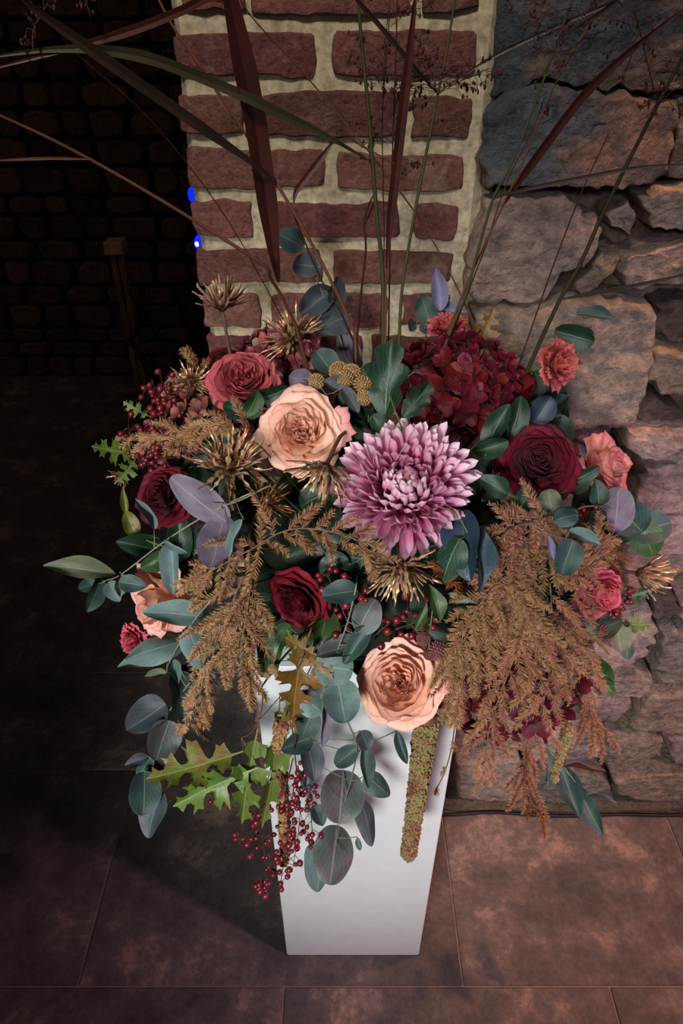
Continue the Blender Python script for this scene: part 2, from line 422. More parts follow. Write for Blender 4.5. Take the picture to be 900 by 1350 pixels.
# ------------------------------------------------------------------ walls
def outline_block(poly, y_front, y_back, inset, rough, mat_seed, ring_n=30, rounder=0.35, hero=False):
    """a stone: outline (x,z) list, rounded front face with uneven relief, its back end buried in the wall"""
    pts = [Vector((p[0], 0, p[1])) for p in poly]
    c = sum(pts, Vector())/len(pts)
    per = [(pts[(i+1) % len(pts)]-pts[i]).length for i in range(len(pts))]
    tot = sum(per); out = []
    for k in range(ring_n):
        s = tot*k/ring_n; i = 0
        while s > per[i]: s -= per[i]; i += 1
        out.append(pts[i].lerp(pts[(i+1) % len(pts)], s/per[i]))
    # soften
    out = [out[i]*(1-rounder)+(out[i-1]+out[(i+1) % ring_n])*rounder*0.5 for i in range(ring_n)]
    size = math.sqrt(tot)/4
    hw = max((p-c).length for p in out)
    pr = random.Random(int(mat_seed*10)); planes = [(pr.uniform(-1.1, 1.1), pr.uniform(-1.3, 1.3), pr.uniform(-.5, .1)) for _ in range(7)]
    vs = []; fs = []
    levels = [(1.0, y_back), (1.0, y_front+inset), (0.985, y_front+inset*0.35)] + [(1-0.045-0.955*(k/18), y_front) for k in range(18)] if hero else [(1.0, y_back), (1.0, y_front+inset*0.9), (0.965, y_front+inset*0.3), (0.91, y_front+inset*0.05), (0.80, y_front), (0.66, y_front-0.001), (0.50, y_front-0.002), (0.33, y_front-0.003), (0.16, y_front-0.003)]
    for li, (sc, yy) in enumerate(levels):
        for p in out:
            q = c+(p-c)*sc
            if 0 < li:
                nz = noise.noise(Vector((q.x*13+mat_seed, mat_seed*3.1, q.z*13)))*rough + noise.noise(Vector((q.x*37, mat_seed, q.z*37)))*rough*0.5
                if hero:
                    dx = (q.x-c.x)/hw; dz = (q.z-c.z)/hw
                    fac = max(a_*dx+b_*dz+c_ for a_, b_, c_ in planes)
                    nz = nz*0.30 + fac*rough*1.1 + noise.noise(Vector((q.x*80, mat_seed, q.z*110)))*rough*0.14 + noise.noise(Vector((q.x*26, mat_seed, q.z*44)))*rough*0.30
                k2 = 0.4 if li == 1 else 1
                jit = Vector((noise.noise(Vector((q.x*60, 3, q.z*60))), 0, noise.noise(Vector((q.x*60, 9, q.z*60)))))*rough*(0.7 if hero else 0.35)
                vs.append(Vector((q.x, yy+nz*k2, q.z))+jit)
            else: vs.append(Vector((q.x, yy, q.z)))
    n = ring_n
    for l in range(len(levels)-1):
        for i in range(n):
            j = (i+1) % n; fs.append((l*n+i, (l+1)*n+i, (l+1)*n+j, l*n+j))
    vs.append(Vector((c.x, y_front-0.003+noise.noise(Vector((c.x*13+mat_seed, mat_seed*3.1, c.z*13)))*rough, c.z)))
    L = (len(levels)-1)*n
    for i in range(n): fs.append((L+i, len(vs)-1, L+(i+1) % n))
    return mesh_of('stone', vs, fs, None, True)

def W2(px, py, Y=WY):
    p = on_y(px, py, Y); return (p.x, p.z)

# brick pier: mortar body with an uneven edge at the opening, bricks set in it
PX0 = W2(246, 200)[0]
PX1 = W2(632, 180)[0]
pb = MB()
nz_ = 60; zt = 2.5
def pier_edge(z): return PX0 + 0.006*noise.noise(Vector((z*9, 1, 0))) + 0.004*noise.noise(Vector((z*30, 5, 0)))
vs = []; fs = []
for k in range(nz_+1):
    z = zt*k/nz_; e = pier_edge(z)
    vs += [Vector((e+0.008, WY+0.45, z)), Vector((e, WY+0.015, z)), Vector((e+0.008, WY+0.003, z)), Vector((PX1, WY+0.003, z)), Vector((PX1+0.06, WY+0.05, z))]
for k in range(nz_):
    for i in range(4):
        a = k*5+i; fs.append((a, a+1, a+6, a+5))
pb.add(vs, fs)
pb.box(PX0+0.01, PX1+0.05, WY+0.05, WY+0.45, 0, zt)
wall_pier = structure('wall_back', 'old red brick pier with wide pale lime mortar joints', pb.mesh('wall_back', False), M['mortar'])
brick_px = [(236, 319, -36, 14), (333, 541, -36, 20), (557, 634, -36, 14),
 (231, 417, 43, 101), (438, 628, 43, 102), (239, 322, 122, 173), (345, 526, 124, 178), (543, 621, 128, 180),
 (245, 428, 196, 247), (444, 613, 203, 250), (253, 334, 267, 312), (360, 526, 268, 314), (545, 602, 270, 315),
 (260, 422, 330, 373), (440, 596, 334, 374), (266, 343, 388, 430), (356, 510, 388, 430), (530, 590, 390, 430)]
bricks = []
for x0, x1, y0, y1 in brick_px:
    ym = (y0+y1)/2
    bx0 = W2(x0, ym)[0]; bx1 = W2(x1, ym)[0]; z1 = W2(450, y0)[1]; z0 = W2(450, y1)[1]
    bricks.append((max(bx0, PX0-0.004), bx1, z0, z1))
zlow = min(b_[2] for b_ in bricks); zhigh = max(b_[3] for b_ in bricks)
ROWP = 0.0642; BH = 0.0475
k = 0; z1 = zlow-0.0165
while z1-BH > 0.02:
    xs = [(PX0-0.002, -0.055), (-0.038, 0.115), (0.131, 0.185)] if k % 2 else [(PX0-0.002, -0.13), (-0.113, 0.028), (0.045, 0.185)]
    for a, b_ in xs: bricks.append((a, b_, z1-BH, z1))
    z1 -= ROWP; k += 1
z0 = zhigh+0.0165; k = 0
while z0+BH < zt:
    xs = [(PX0-0.002, -0.055), (-0.038, 0.115), (0.131, 0.185)] if k % 2 == 0 else [(PX0-0.002, -0.13), (-0.113, 0.028), (0.045, 0.185)]
    for a, b_ in xs: bricks.append((a, b_, z0, z0+BH))
    z0 += ROWP; k += 1
for i, (a, b_, z0, z1) in enumerate(bricks):
    j = lambda s=0.003: random.uniform(-s, s)
    poly = [(a+j(), z0+j()), ((a+b_)/2, z0+j()), (b_+j(), z0+j()), (b_+j(), (z0+z1)/2), (b_+j(), z1+j()), ((a+b_)/2, z1+j(0.004)), (a+j(), z1+j()), (a+j(), (z0+z1)/2)]
    me = outline_block(poly, WY-0.0055+random.uniform(-0.0015, 0.0015), WY+0.03, 0.005, 0.0045, i*1.7, 56, 0.2, True)
    link('brick', me, M['brick'], wall_pier)

# rubble stone wall
sb = MB(); sb.box(PX1+0.02, 2.4, WY+0.05, WY+0.45, 0, 2.5)
sb.box(PX1-0.02, 2.4, WY-0.012, WY+0.05, 0, 0.012)
wall_stone = structure('wall_right', 'rubble stone wall of uneven blocks with recessed mortar', sb.mesh('wall_right', False), M['mortar_dark'])
B, P_, T_, G_, D_ = 'rock_blue', 'rock_pink', 'rock_tan', 'rock_grey', 'rock_dark'
stones = [
 (B, [(652, -60), (985, -60), (985, 120), (860, 118), (790, 116), (715, 103), (670, 110), (648, 132)], 0.0),
 (B, [(645, 140), (672, 118), (720, 110), (790, 122), (860, 127), (888, 132), (880, 180), (868, 225), (850, 240), (780, 242), (700, 241), (632, 241), (630, 200), (638, 160)], 0.012),
 (T_, [(893, 132), (985, 132), (985, 238), (880, 236), (888, 190)], 0.0),
 (P_, [(640, 262), (660, 255), (700, 252), (735, 253), (752, 262), (768, 280), (783, 281), (784, 300), (775, 325), (760, 345), (735, 350), (725, 370), (710, 390), (690, 394), (640, 394), (616, 392), (610, 360), (620, 310)], 0.010),
 (P_, [(803, 272), (828, 260), (833, 290), (830, 308), (812, 303), (800, 298)], 0.004),
 (P_, [(838, 258), (860, 247), (900, 245), (985, 245), (985, 298), (870, 300), (850, 298), (846, 280)], 0.006),
 (T_, [(753, 374), (775, 342), (790, 330), (814, 325), (808, 345), (785, 370), (765, 382)], 0.008),
 (P_, [(815, 337), (850, 326), (900, 312), (985, 304), (985, 366), (880, 366), (820, 373), (814, 355)], 0.008),
 (P_, [(622, 402), (640, 397), (690, 400), (730, 386), (760, 384), (780, 382), (800, 388), (850, 392), (856, 400), (850, 440), (838, 500), (826, 542), (760, 548), (700, 551), (640, 546), (612, 470)], 0.018),
 (D_, [(866, 404), (885, 396), (975, 396), (975, 442), (880, 446), (862, 430)], 0.0),
 (T_, [(842, 482), (850, 454), (870, 453), (900, 460), (975, 468), (975, 522), (900, 512), (860, 506)], 0.012),
 (D_, [(832, 516), (845, 513), (870, 523), (895, 537), (898, 545), (880, 546), (832, 543)], 0.008),
 (T_, [(745, 557), (760, 551), (790, 552), (806, 563), (800, 574), (770, 577), (750, 572)], 0.006),
 (P_, [(808, 549), (860, 550), (900, 552), (975, 553), (975, 587), (870, 589), (830, 583), (812, 570)], 0.018),
 (P_, [(828, 645), (845, 602), (870, 599), (975, 596), (975, 662), (870, 666), (830, 663)], 0.012),
 (B, [(818, 690), (850, 673), (900, 668), (975, 672), (975, 765), (900, 748), (850, 778), (822, 772)], 0.004),
 (D_, [(862, 785), (885, 780), (892, 800), (888, 818), (870, 822), (860, 810)], 0.0),
 (T_, [(896, 792), (975, 790), (975, 820), (895, 821)], 0.004),
 (P_, [(815, 812), (855, 799), (858, 835), (845, 842), (820, 843)], 0.008),
 (G_, [(862, 862), (868, 832), (880, 827), (975, 826), (975, 878), (885, 880), (858, 872)], 0.008),
 (P_, [(780, 852), (850, 847), (854, 860), (830, 871), (785, 878)], 0.004),
 (P_, [(780, 886), (835, 881), (855, 883), (850, 902), (785, 906)], 0.008),
 (T_, [(860, 887), (885, 886), (975, 884), (975, 895), (870, 898)], 0.002),
 (P_, [(775, 911), (825, 911), (828, 925), (810, 942), (775, 946)], 0.006),
 (T_, [(846, 907), (900, 900), (975, 899), (975, 954), (880, 955), (828, 949), (836, 928)], 0.010),
 (T_, [(800, 962), (860, 958), (872, 970), (868, 990), (815, 998), (795, 985)], 0.006),
 (P_, [(880, 962), (975, 960), (975, 1000), (884, 1001)], 0.004),
 (T_, [(803, 1017), (830, 1012), (860, 1008), (975, 1005), (975, 1042), (860, 1046), (812, 1036)], 0.010),
 (G_, [(692, 1008), (740, 1004), (780, 1012), (800, 1022), (806, 1042), (770, 1049), (700, 1048)], 0.008),
 (P_, [(600, 998), (682, 992), (690, 1010), (688, 1047), (604, 1050)], 0.008),
 (P_, [(690, 960), (780, 955), (790, 985), (780, 1000), (692, 1000)], 0.004),
]
stone_boxes = []
for i, (mk, poly, proud) in enumerate(stones):
    me = outline_block([W2(*p) for p in poly], WY-0.006-proud*2.6, WY+0.08, 0.018, 0.012, 20+i*2.3, 110, 0.12, True)
    link('stone', me, M[mk], wall_stone)
def filler_stones(x0, x1, z0, z1, hmin=0.06, hmax=0.10):
    z = z0
    while z < z1-0.03:
        h = min(random.uniform(hmin, hmax), z1-z); x = x0
        while x < x1-0.03:
            wd = min(random.uniform(0.09, 0.22), x1-x); g = 0.005
            j = lambda: random.uniform(-0.006, 0.006)
            poly = [(x+g, z+g+j()), (x+wd/2, z+g), (x+wd-g, z+g+j()), (x+wd-g+j(), z+h/2), (x+wd-g, z+h-g+j()), (x+wd/2, z+h-g+j()*0.5), (x+g, z+h-g+j()), (x+g+j(), z+h/2)]
            me = outline_block(poly, WY-0.004-random.uniform(0, 0.015), WY+0.08, 0.012, 0.012, random.uniform(0, 90), 28, 0.25)
            link('stone', me, M[random.choice([P_, T_, G_, P_])], wall_stone)
            x += wd
        z += h
xr = W2(985, 300)[0]
filler_stones(xr, 1.15, 0.85, 2.05, 0.08, 0.14)
filler_stones(W2(985, 900)[0]-0.03, 1.25, 0.03, 0.8)
filler_stones(PX1+0.03, W2(770, 760)[0], W2(450, 985)[1], W2(450, 560)[1])
filler_stones(PX1+0.03, 1.2, 1.73, 2.4, 0.1, 0.16)

# far wall of the dark room beyond the opening
FY = 3.45
fw = MB(); fw.box(-4.2, 1.0, FY, FY+0.2, 0, 2.9)
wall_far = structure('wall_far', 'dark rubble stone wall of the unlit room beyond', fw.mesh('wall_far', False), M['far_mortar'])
protos = []
for i in range(14):
    wd = 1.0; n = 9; j = lambda: random.uniform(-0.07, 0.07)
    poly = [(-.47+j(), -.44+j()), (0, -.48), (.47+j(), -.44+j()), (.49, 0), (.46+j(), .44+j()), (0, .48+j()), (-.46+j(), .44+j()), (-.49, 0)]
    me = outline_block(poly, -0.5, 0.3, 0.35, 0.10, i*5.1, 12, 0.4); me.name = 'far_stone'
    protos.append(me)
z = 0.0; cnt = 0
while z < 2.6:
    h = random.uniform(0.075, 0.135); x = -2.75
    while x < -0.55:
        wd = random.uniform(0.10, 0.24)
        near = cnt < 298
        if near:
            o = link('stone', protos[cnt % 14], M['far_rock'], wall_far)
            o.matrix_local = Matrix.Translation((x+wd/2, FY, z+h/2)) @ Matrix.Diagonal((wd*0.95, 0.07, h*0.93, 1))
        cnt += 1; x += wd
    z += h

mb = MB(); z = 0.0
while z < 2.7:
    h = random.uniform(0.08, 0.14); x = -4.1
    while x < -2.78:
        wd = min(random.uniform(0.12, 0.26), -2.75-x)
        mb.box(x+0.006, x+wd-0.006, FY-0.03, FY+0.02, z+0.005, z+h-0.005, 0.012); x += wd
    z += h
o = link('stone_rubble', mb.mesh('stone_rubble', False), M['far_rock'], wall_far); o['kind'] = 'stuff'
mb = MB(); mb.box(-4.3, -4.15, -1.6, 3.6, 0, 2.9); structure('wall_left', 'dark plain side wall of the unlit room', mb.mesh('wall_left', False), M['far_mortar'])

# ------------------------------------------------------------------ things of the dark room
# wooden post with a pale block on top, standing before the far wall
PP = on_y(160, 333, 3.15); base = Vector((PP.x-0.02, 3.15, 0))
t = thing('wooden_post', 'slim weathered wooden post with a pale block on top, before the dark stone wall', 'post', base)
mb = MB()
for s_ in (-1, 1): mb.box(s_*0.017-0.014, s_*0.017+0.014, -0.02, 0.02, 0, PP.z, 0.003)
link('shaft', mb.mesh('shaft', False), M['wood'], t)
mb = MB(); mb.box(-0.042, 0.042, -0.045, 0.045, PP.z, PP.z+0.055, 0.004)
link('cap_block', mb.mesh('cap_block', False), M['wood_pale'], t)
# black folding stand
q = on_y(218, 430, 2.7)
t = thing('folding_stand', 'black metal folding stand with crossed legs in the dark room', 'stand', Vector((q.x, 2.7, 0)))
zt_ = q.z
for yy in (-0.14, 0.14):
    for s_ in (-1, 1):
        mb = MB(); mb.tube([(s_*0.11, yy, zt_), (0.0, yy, zt_*0.52), (-s_*0.13, yy, 0.012)], 0.012, 8)
        link('leg', mb.mesh('leg'), M['black'], t)
for s_ in (-1, 1):
    mb = MB(); mb.tube([(s_*0.11, -0.17, zt_), (s_*0.11, 0.17, zt_)], 0.014, 8); link('top_rail', mb.mesh('top_rail'), M['black'], t)
    mb = MB(); mb.tube([(s_*0.13, -0.17, 0.013), (s_*0.13, 0.17, 0.013)], 0.013, 8); link('foot_rail', mb.mesh('foot_rail'), M['black'], t)
# stage light stand with two blue lamps, mostly behind the brick pier
def glow(name, col, s):
    m, nt, b = new_mat(name); b.inputs['Base Color'].default_value = rgba(col)
    b.inputs['Emission Color'].default_value = rgba(col); b.inputs['Emission Strength'].default_value = s; return m
M['blue'] = glow('blue_led', (8, 40, 255), 1.2); M['led_core'] = glow('led_core', (255, 255, 235), 3.0)
LY = 2.2
q1 = on_y(259, 257, LY); q2 = on_y(267, 321, LY)
sx = q1.x+0.03
t = thing('light_stand', 'black stand with two round blue lamps half hidden by the brick pier', 'lamp', Vector((sx, LY+0.08, 0)))
mb = MB(); mb.tube([(0, 0, 0.25), (0, 0, q1.z+0.12)], 0.011, 8); link('pole', mb.mesh('pole'), M['black'], t)
for a in range(3):
    an = a*2*PI/3+0.5
    mb = MB(); mb.tube([(0, 0, 0.30), (0.22*math.cos(an), 0.22*math.sin(an), 0.011)], 0.009, 6); link('leg', mb.mesh('leg'), M['black'], t)
for i, q in enumerate((q1, q2)):
    mb = MB(); c = Vector((q.x-sx+0.004, 0, q.z))
    mb.tube([c+Vector((0, -0.02, 0)), c+Vector((0, -0.075, 0)), c+Vector((0, -0.08, 0))], [0.034, 0.036, 0.033], 16)
    hd = link('lamp_head', mb.mesh('lamp_head'), M['black'], t)
    mb = MB(); mb.ball(c+Vector((0, -0.08, 0)), 0.031, 16, 8, (1, 0.35, 1)); link('lens', mb.mesh('lens'), M['blue'], hd)
    if i == 1:
        mb = MB(); mb.ball(c+Vector((-0.019, -0.086, 0)), 0.008, 10, 6, (1, 0.5, 1)); link('bulb', mb.mesh('bulb'), M['led_core'], hd)

# black cable along the foot of the stone wall
pts = [Vector((x, WY-0.020+dy, 0.005)) for x, dy in ((0.19, 0.0), (0.28, -0.004), (0.38, 0.002), (0.48, -0.005), (0.58, -0.008), (0.70, -0.004), (0.82, -0.006), (1.0, -0.003), (1.3, -0.006))]
t = thing('cable', 'thin black cable lying along the foot of the stone wall', 'cable', pts[0])
mb = MB(); mb.tube([p-pts[0] for p in smooth_line(pts, 6)], 0.0045, 8); link('cord', mb.mesh('cord'), M['cable'], t)

# ------------------------------------------------------------------ pedestal
PW = 0.142; PCX = 0.0245; PY0 = 0.60; PTOP = 0.94
t = thing('pedestal', 'tall square white pedestal with smooth lacquered panels carrying the flowers', 'pedestal', Vector((PCX, PY0+PW, 0)))
def panel(name, *a, bev=0.0015):
    mb = MB(); mb.box(*a, bev); return link(name, mb.mesh(name, False), M['white'], t)
panel('front_panel', -PW, PW, -PW, -PW+0.012, 0.006, PTOP)
panel('back_panel', -PW, PW, PW-0.012, PW, 0.006, PTOP)
panel('side_panel', -PW, -PW+0.012, -PW+0.0125, PW-0.0125, 0.006, PTOP)
panel('side_panel', PW-0.012, PW, -PW+0.0125, PW-0.0125, 0.006, PTOP)
panel('top_panel', -PW+0.0125, PW-0.0125, -PW+0.0125, PW-0.0125, PTOP-0.013, PTOP-0.001)
panel('base_edge', -PW+0.001, PW-0.001, -PW+0.001, PW-0.001, 0.0, 0.006)
# ------------------------------------------------------------------ flower materials
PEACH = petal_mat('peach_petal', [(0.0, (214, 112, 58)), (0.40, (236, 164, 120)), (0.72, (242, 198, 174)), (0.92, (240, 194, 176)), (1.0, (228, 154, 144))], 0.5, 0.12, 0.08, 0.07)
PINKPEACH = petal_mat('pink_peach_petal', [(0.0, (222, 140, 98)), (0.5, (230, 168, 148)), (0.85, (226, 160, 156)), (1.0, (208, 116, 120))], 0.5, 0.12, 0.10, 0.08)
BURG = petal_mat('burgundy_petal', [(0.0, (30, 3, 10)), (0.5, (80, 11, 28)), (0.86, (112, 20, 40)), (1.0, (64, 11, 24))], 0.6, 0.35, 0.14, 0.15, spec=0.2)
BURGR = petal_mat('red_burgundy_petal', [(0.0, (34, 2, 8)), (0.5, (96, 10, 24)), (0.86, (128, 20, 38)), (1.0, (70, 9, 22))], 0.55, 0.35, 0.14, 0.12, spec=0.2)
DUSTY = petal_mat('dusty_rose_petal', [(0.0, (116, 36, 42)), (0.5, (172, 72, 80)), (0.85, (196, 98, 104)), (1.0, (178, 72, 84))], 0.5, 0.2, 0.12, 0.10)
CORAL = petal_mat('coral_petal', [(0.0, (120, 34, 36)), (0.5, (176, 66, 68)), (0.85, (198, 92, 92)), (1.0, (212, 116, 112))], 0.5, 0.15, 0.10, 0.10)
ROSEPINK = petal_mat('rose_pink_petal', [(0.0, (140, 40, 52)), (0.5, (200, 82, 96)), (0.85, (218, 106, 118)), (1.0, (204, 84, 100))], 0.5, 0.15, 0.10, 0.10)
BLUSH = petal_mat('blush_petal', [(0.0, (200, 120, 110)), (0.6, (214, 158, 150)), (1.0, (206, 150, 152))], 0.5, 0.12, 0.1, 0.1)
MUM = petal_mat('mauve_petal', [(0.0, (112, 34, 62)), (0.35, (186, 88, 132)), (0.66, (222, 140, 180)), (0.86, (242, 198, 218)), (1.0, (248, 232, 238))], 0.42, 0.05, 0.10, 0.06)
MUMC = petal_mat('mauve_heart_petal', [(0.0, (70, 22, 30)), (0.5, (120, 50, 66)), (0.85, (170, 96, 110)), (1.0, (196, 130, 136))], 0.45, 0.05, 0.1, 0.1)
HYD = petal_mat('burgundy_sepal', [(0.0, (96, 40, 24)), (0.2, (92, 13, 24)), (0.9, (110, 20, 38)), (1.0, (130, 36, 54))], 0.5, 0.2, 0.18, 0.28, dh=0.012)
HYDM = petal_mat('mauve_sepal', [(0.0, (110, 44, 40)), (0.5, (150, 74, 84)), (1.0, (176, 96, 112))], 0.5, 0.15, 0.18, 0.3, dh=0.02)
HYDB = petal_mat('brown_mauve_sepal', [(0.0, (90, 40, 34)), (0.5, (128, 70, 62)), (1.0, (156, 98, 92))], 0.55, 0.15, 0.2, 0.35, dh=0.02)
HYDP = petal_mat('dark_plum_sepal', [(0.0, (54, 8, 14)), (0.5, (86, 14, 28)), (1.0, (104, 26, 46))], 0.5, 0.15, 0.2, 0.3, dh=0.012)
EUB = leaf_mat('blue_green_eucalyptus', (88, 110, 106), (104, 124, 116), (134, 146, 136), 0.62, (74, 94, 96), 0.14)
EUG = leaf_mat('deep_green_eucalyptus', (44, 68, 60), (58, 84, 74), (98, 116, 104), 0.55, (40, 56, 60), 0.18)
EUD = leaf_mat('slate_eucalyptus', (52, 62, 66), (66, 78, 80), (96, 106, 104), 0.55, (58, 56, 66), 0.15)
EUP = leaf_mat('purple_eucalyptus', (104, 92, 106), (118, 108, 120), (134, 124, 132), 0.6, (84, 76, 92), 0.12)
EUL = leaf_mat('lilac_eucalyptus', (120, 116, 142), (134, 130, 156), (96, 92, 120), 0.6, (108, 104, 134), 0.1)
EUO = leaf_mat('olive_eucalyptus', (88, 96, 72), (104, 110, 84), (130, 132, 104), 0.55, (74, 84, 64), 0.12)
EUT = leaf_mat('bruised_eucalyptus', (62, 74, 70), (80, 98, 92), (116, 120, 108), 0.5, (74, 58, 62), 0.12)
LEAFG = leaf_mat('dark_green_leaf', (26, 52, 34), (34, 62, 42), (84, 112, 84), 0.46, (20, 40, 30), 0.2, 0.4)
LEAFM = leaf_mat('mid_green_leaf', (48, 70, 34), (58, 78, 40), (96, 116, 70), 0.4, (44, 70, 36), 0.2, 0.45)
LEAFB = leaf_mat('blue_sheen_leaf', (34, 52, 62), (40, 64, 66), (70, 90, 96), 0.42, (30, 44, 70), 0.2, 0.45)  # the glossy blue sheen is put into the leaf and patch colours
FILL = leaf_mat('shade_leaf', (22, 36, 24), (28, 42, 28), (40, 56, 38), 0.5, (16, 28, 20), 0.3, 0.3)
OAKG = leaf_mat('green_oak_leaf', (84, 104, 36), (98, 116, 42), (134, 144, 78), 0.45, (64, 88, 32), 0.1, 0.4, 7)
OAKR = leaf_mat('green_red_oak_leaf', (96, 112, 42), (104, 104, 46), (140, 146, 80), 0.45, (110, 70, 42), 0.06, 0.4, 7)
OAKB = leaf_mat('bronze_oak_leaf', (112, 76, 30), (128, 84, 34), (142, 112, 58), 0.45, (84, 66, 26), 0.1, 0.4, 7)
STEMG = plain_mat('green_stem', (70, 92, 44), (92, 108, 58), 30, 0.55, bstr=0)
STEMB = plain_mat('brown_stem', (84, 62, 46), (110, 84, 62), 30, 0.6, bstr=0)
STEMP = plain_mat('grey_green_stem', (104, 110, 92), (124, 122, 104), 30, 0.6, bstr=0)
TWIG = plain_mat('dark_twig', (52, 30, 28), (74, 44, 38), 30, 0.6, bstr=0)
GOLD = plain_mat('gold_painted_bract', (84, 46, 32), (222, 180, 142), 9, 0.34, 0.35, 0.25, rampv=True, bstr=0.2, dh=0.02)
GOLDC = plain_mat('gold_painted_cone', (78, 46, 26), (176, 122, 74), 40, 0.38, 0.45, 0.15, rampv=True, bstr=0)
FERN = plain_mat('dried_tan_needles', (104, 66, 40), (210, 160, 114), 40, 0.7, 0.0, 0.14, bstr=0, dh=0.010, rampv=True)
FERNR = plain_mat('dried_rust_needles', (108, 64, 44), (208, 150, 116), 40, 0.7, 0.0, 0.14, bstr=0, dh=0.012, rampv=True)
RUST = plain_mat('rust_plume', (104, 50, 20), (176, 98, 46), 50, 0.7, 0.0, 0.15, bstr=0, rampv=True)
BERRY = plain_mat('burgundy_berry', (78, 14, 24), (120, 30, 40), 5, 0.32, 0.0, 0.3, bstr=0.1, spec=0.5, dh=0.012)
BUTTON = plain_mat('tan_button_flower', (118, 88, 52), (176, 144, 94), 8, 0.75, 0.0, 0.12, rampv=True, bstr=0)
BUTTONM = plain_mat('mauve_button_flower', (84, 38, 40), (136, 84, 80), 8, 0.75, 0.0, 0.12, rampv=True, bstr=0)
AMAR = plain_mat('green_amaranth', (96, 92, 42), (142, 132, 66), 26, 0.8, 0.0, 0.0, bstr=0)
AMARR = plain_mat('red_flecked_amaranth', (112, 70, 46), (152, 118, 76), 26, 0.8, 0.0, 0.0, bstr=0)
GRASS_O = plain_mat('olive_blade', (46, 42, 26), (60, 54, 34), 20, 0.5, dv=0.1, bstr=0.1)
GRASS_R = plain_mat('red_brown_blade', (52, 24, 21), (74, 32, 27), 20, 0.5, dv=0.12, bstr=0.1)
GRASS_D = plain_mat('dark_blade', (36, 26, 22), (54, 38, 30), 20, 0.5, dv=0.1, bstr=0.1)
GRASS_G = plain_mat('green_culm', (58, 62, 36), (76, 72, 44), 12, 0.5, dv=0.1, bstr=0.1)
GRASS_T = plain_mat('reddish_culm', (94, 52, 36), (108, 68, 44), 12, 0.5, dv=0.1, bstr=0.1)
SEED = plain_mat('dark_red_seed', (52, 22, 22), (74, 34, 30), 20, 0.6, bstr=0)
FOAM = plain_mat('wet_floral_foam', (22, 34, 20), (34, 46, 28), 60, 0.9, dv=0, bstr=0.5, bdist=0.004)

CORE = Vector((0.03, 0.74, 0.99))
GR = {}
# ------------------------------------------------------------------ bowl with floral foam
t = thing('flower_bowl', 'shallow black bowl of floral foam hidden beneath the flowers', 'bowl', Vector((PCX, PY0+PW, PTOP)))
mb = MB(); prof = [(0.07, 0.0), (0.10, 0.012), (0.118, 0.045), (0.122, 0.062), (0.116, 0.062), (0.108, 0.04)]
n = 28; vs = [Vector((r*math.cos(2*PI*i/n), r*math.sin(2*PI*i/n), z)) for r, z in prof for i in range(n)]
fs = [(k*n+i, k*n+(i+1) % n, (k+1)*n+(i+1) % n, (k+1)*n+i) for k in range(len(prof)-1) for i in range(n)] + [tuple(range(n-1, -1, -1))]
mb.add(vs, fs); link('bowl_body', mb.mesh('bowl_body'), M['black'], t)
mb = MB(); mb.ball((0.006, -0.01, 0.08), 0.135, 24, 14, (1.25, 0.95, 1.2)); link('floral_foam', mb.mesh('floral_foam'), FOAM, t)

def add_stem(t, Mw, start, r, mat, name='stem', stop=0.45, bend=0.3):
    """stem from a flower's base (world point) down into the foam"""
    inv = Mw.inverted(); end = CORE.lerp(start, stop*0.35)
    z = Mw.to_3x3().col[2].normalized()
    L = (start-end).length
    pts = smooth_line([start, start - z*L*bend*0.7 + (end-start)*0.22, end], 5)
    mb = MB(); mb.tube([inv @ p for p in pts], r, 6)
    return link(name, mb.mesh(name), mat, t)

# ------------------------------------------------------------------ roses
def rose_petal(r, h, w, curl, ruff, seed, spiral=0.0, nu=10, nv=7, frill=0.0, tipcut=0.2):
    mb = MB(); s1 = seed*1.37
    def fn(u, v):
        edge = 1 - tipcut*abs(u)**3 + frill*math.sin(u*17+s1)*0.5 + frill*math.sin(u*31+s1*2)*0.3
        t = v*max(edge, 0.3)
        k = 1-(1-min(t, 1))**2.1
        rad = r*(0.10+0.90*k) + spiral*u*t
        c = max(0.0, t-0.58)
        rad += curl*c*c*5.0*(0.55+0.45*math.cos(u*2.2+s1))
        z = h*t**0.92 - curl*c*c*2.4*(1+0.5*math.sin(u*2+s1))
        ang = u*w*(0.35+0.65*math.sin(min(1, t*1.25)*PI/2))
        nz = noise.noise(Vector((u*1.6+s1, v*1.7, s1)))
        rad += ruff*(nz*1.2*t*t + 0.35*math.sin(u*6+s1)*t**4)
        z += ruff*0.6*noise.noise(Vector((u*2.1, v*1.3+s1, 4+s1)))*t*t
        return (rad*math.cos(ang), rad*math.sin(ang), z)
    mb.grid(nu, nv, fn)
    return mb.mesh('petal')
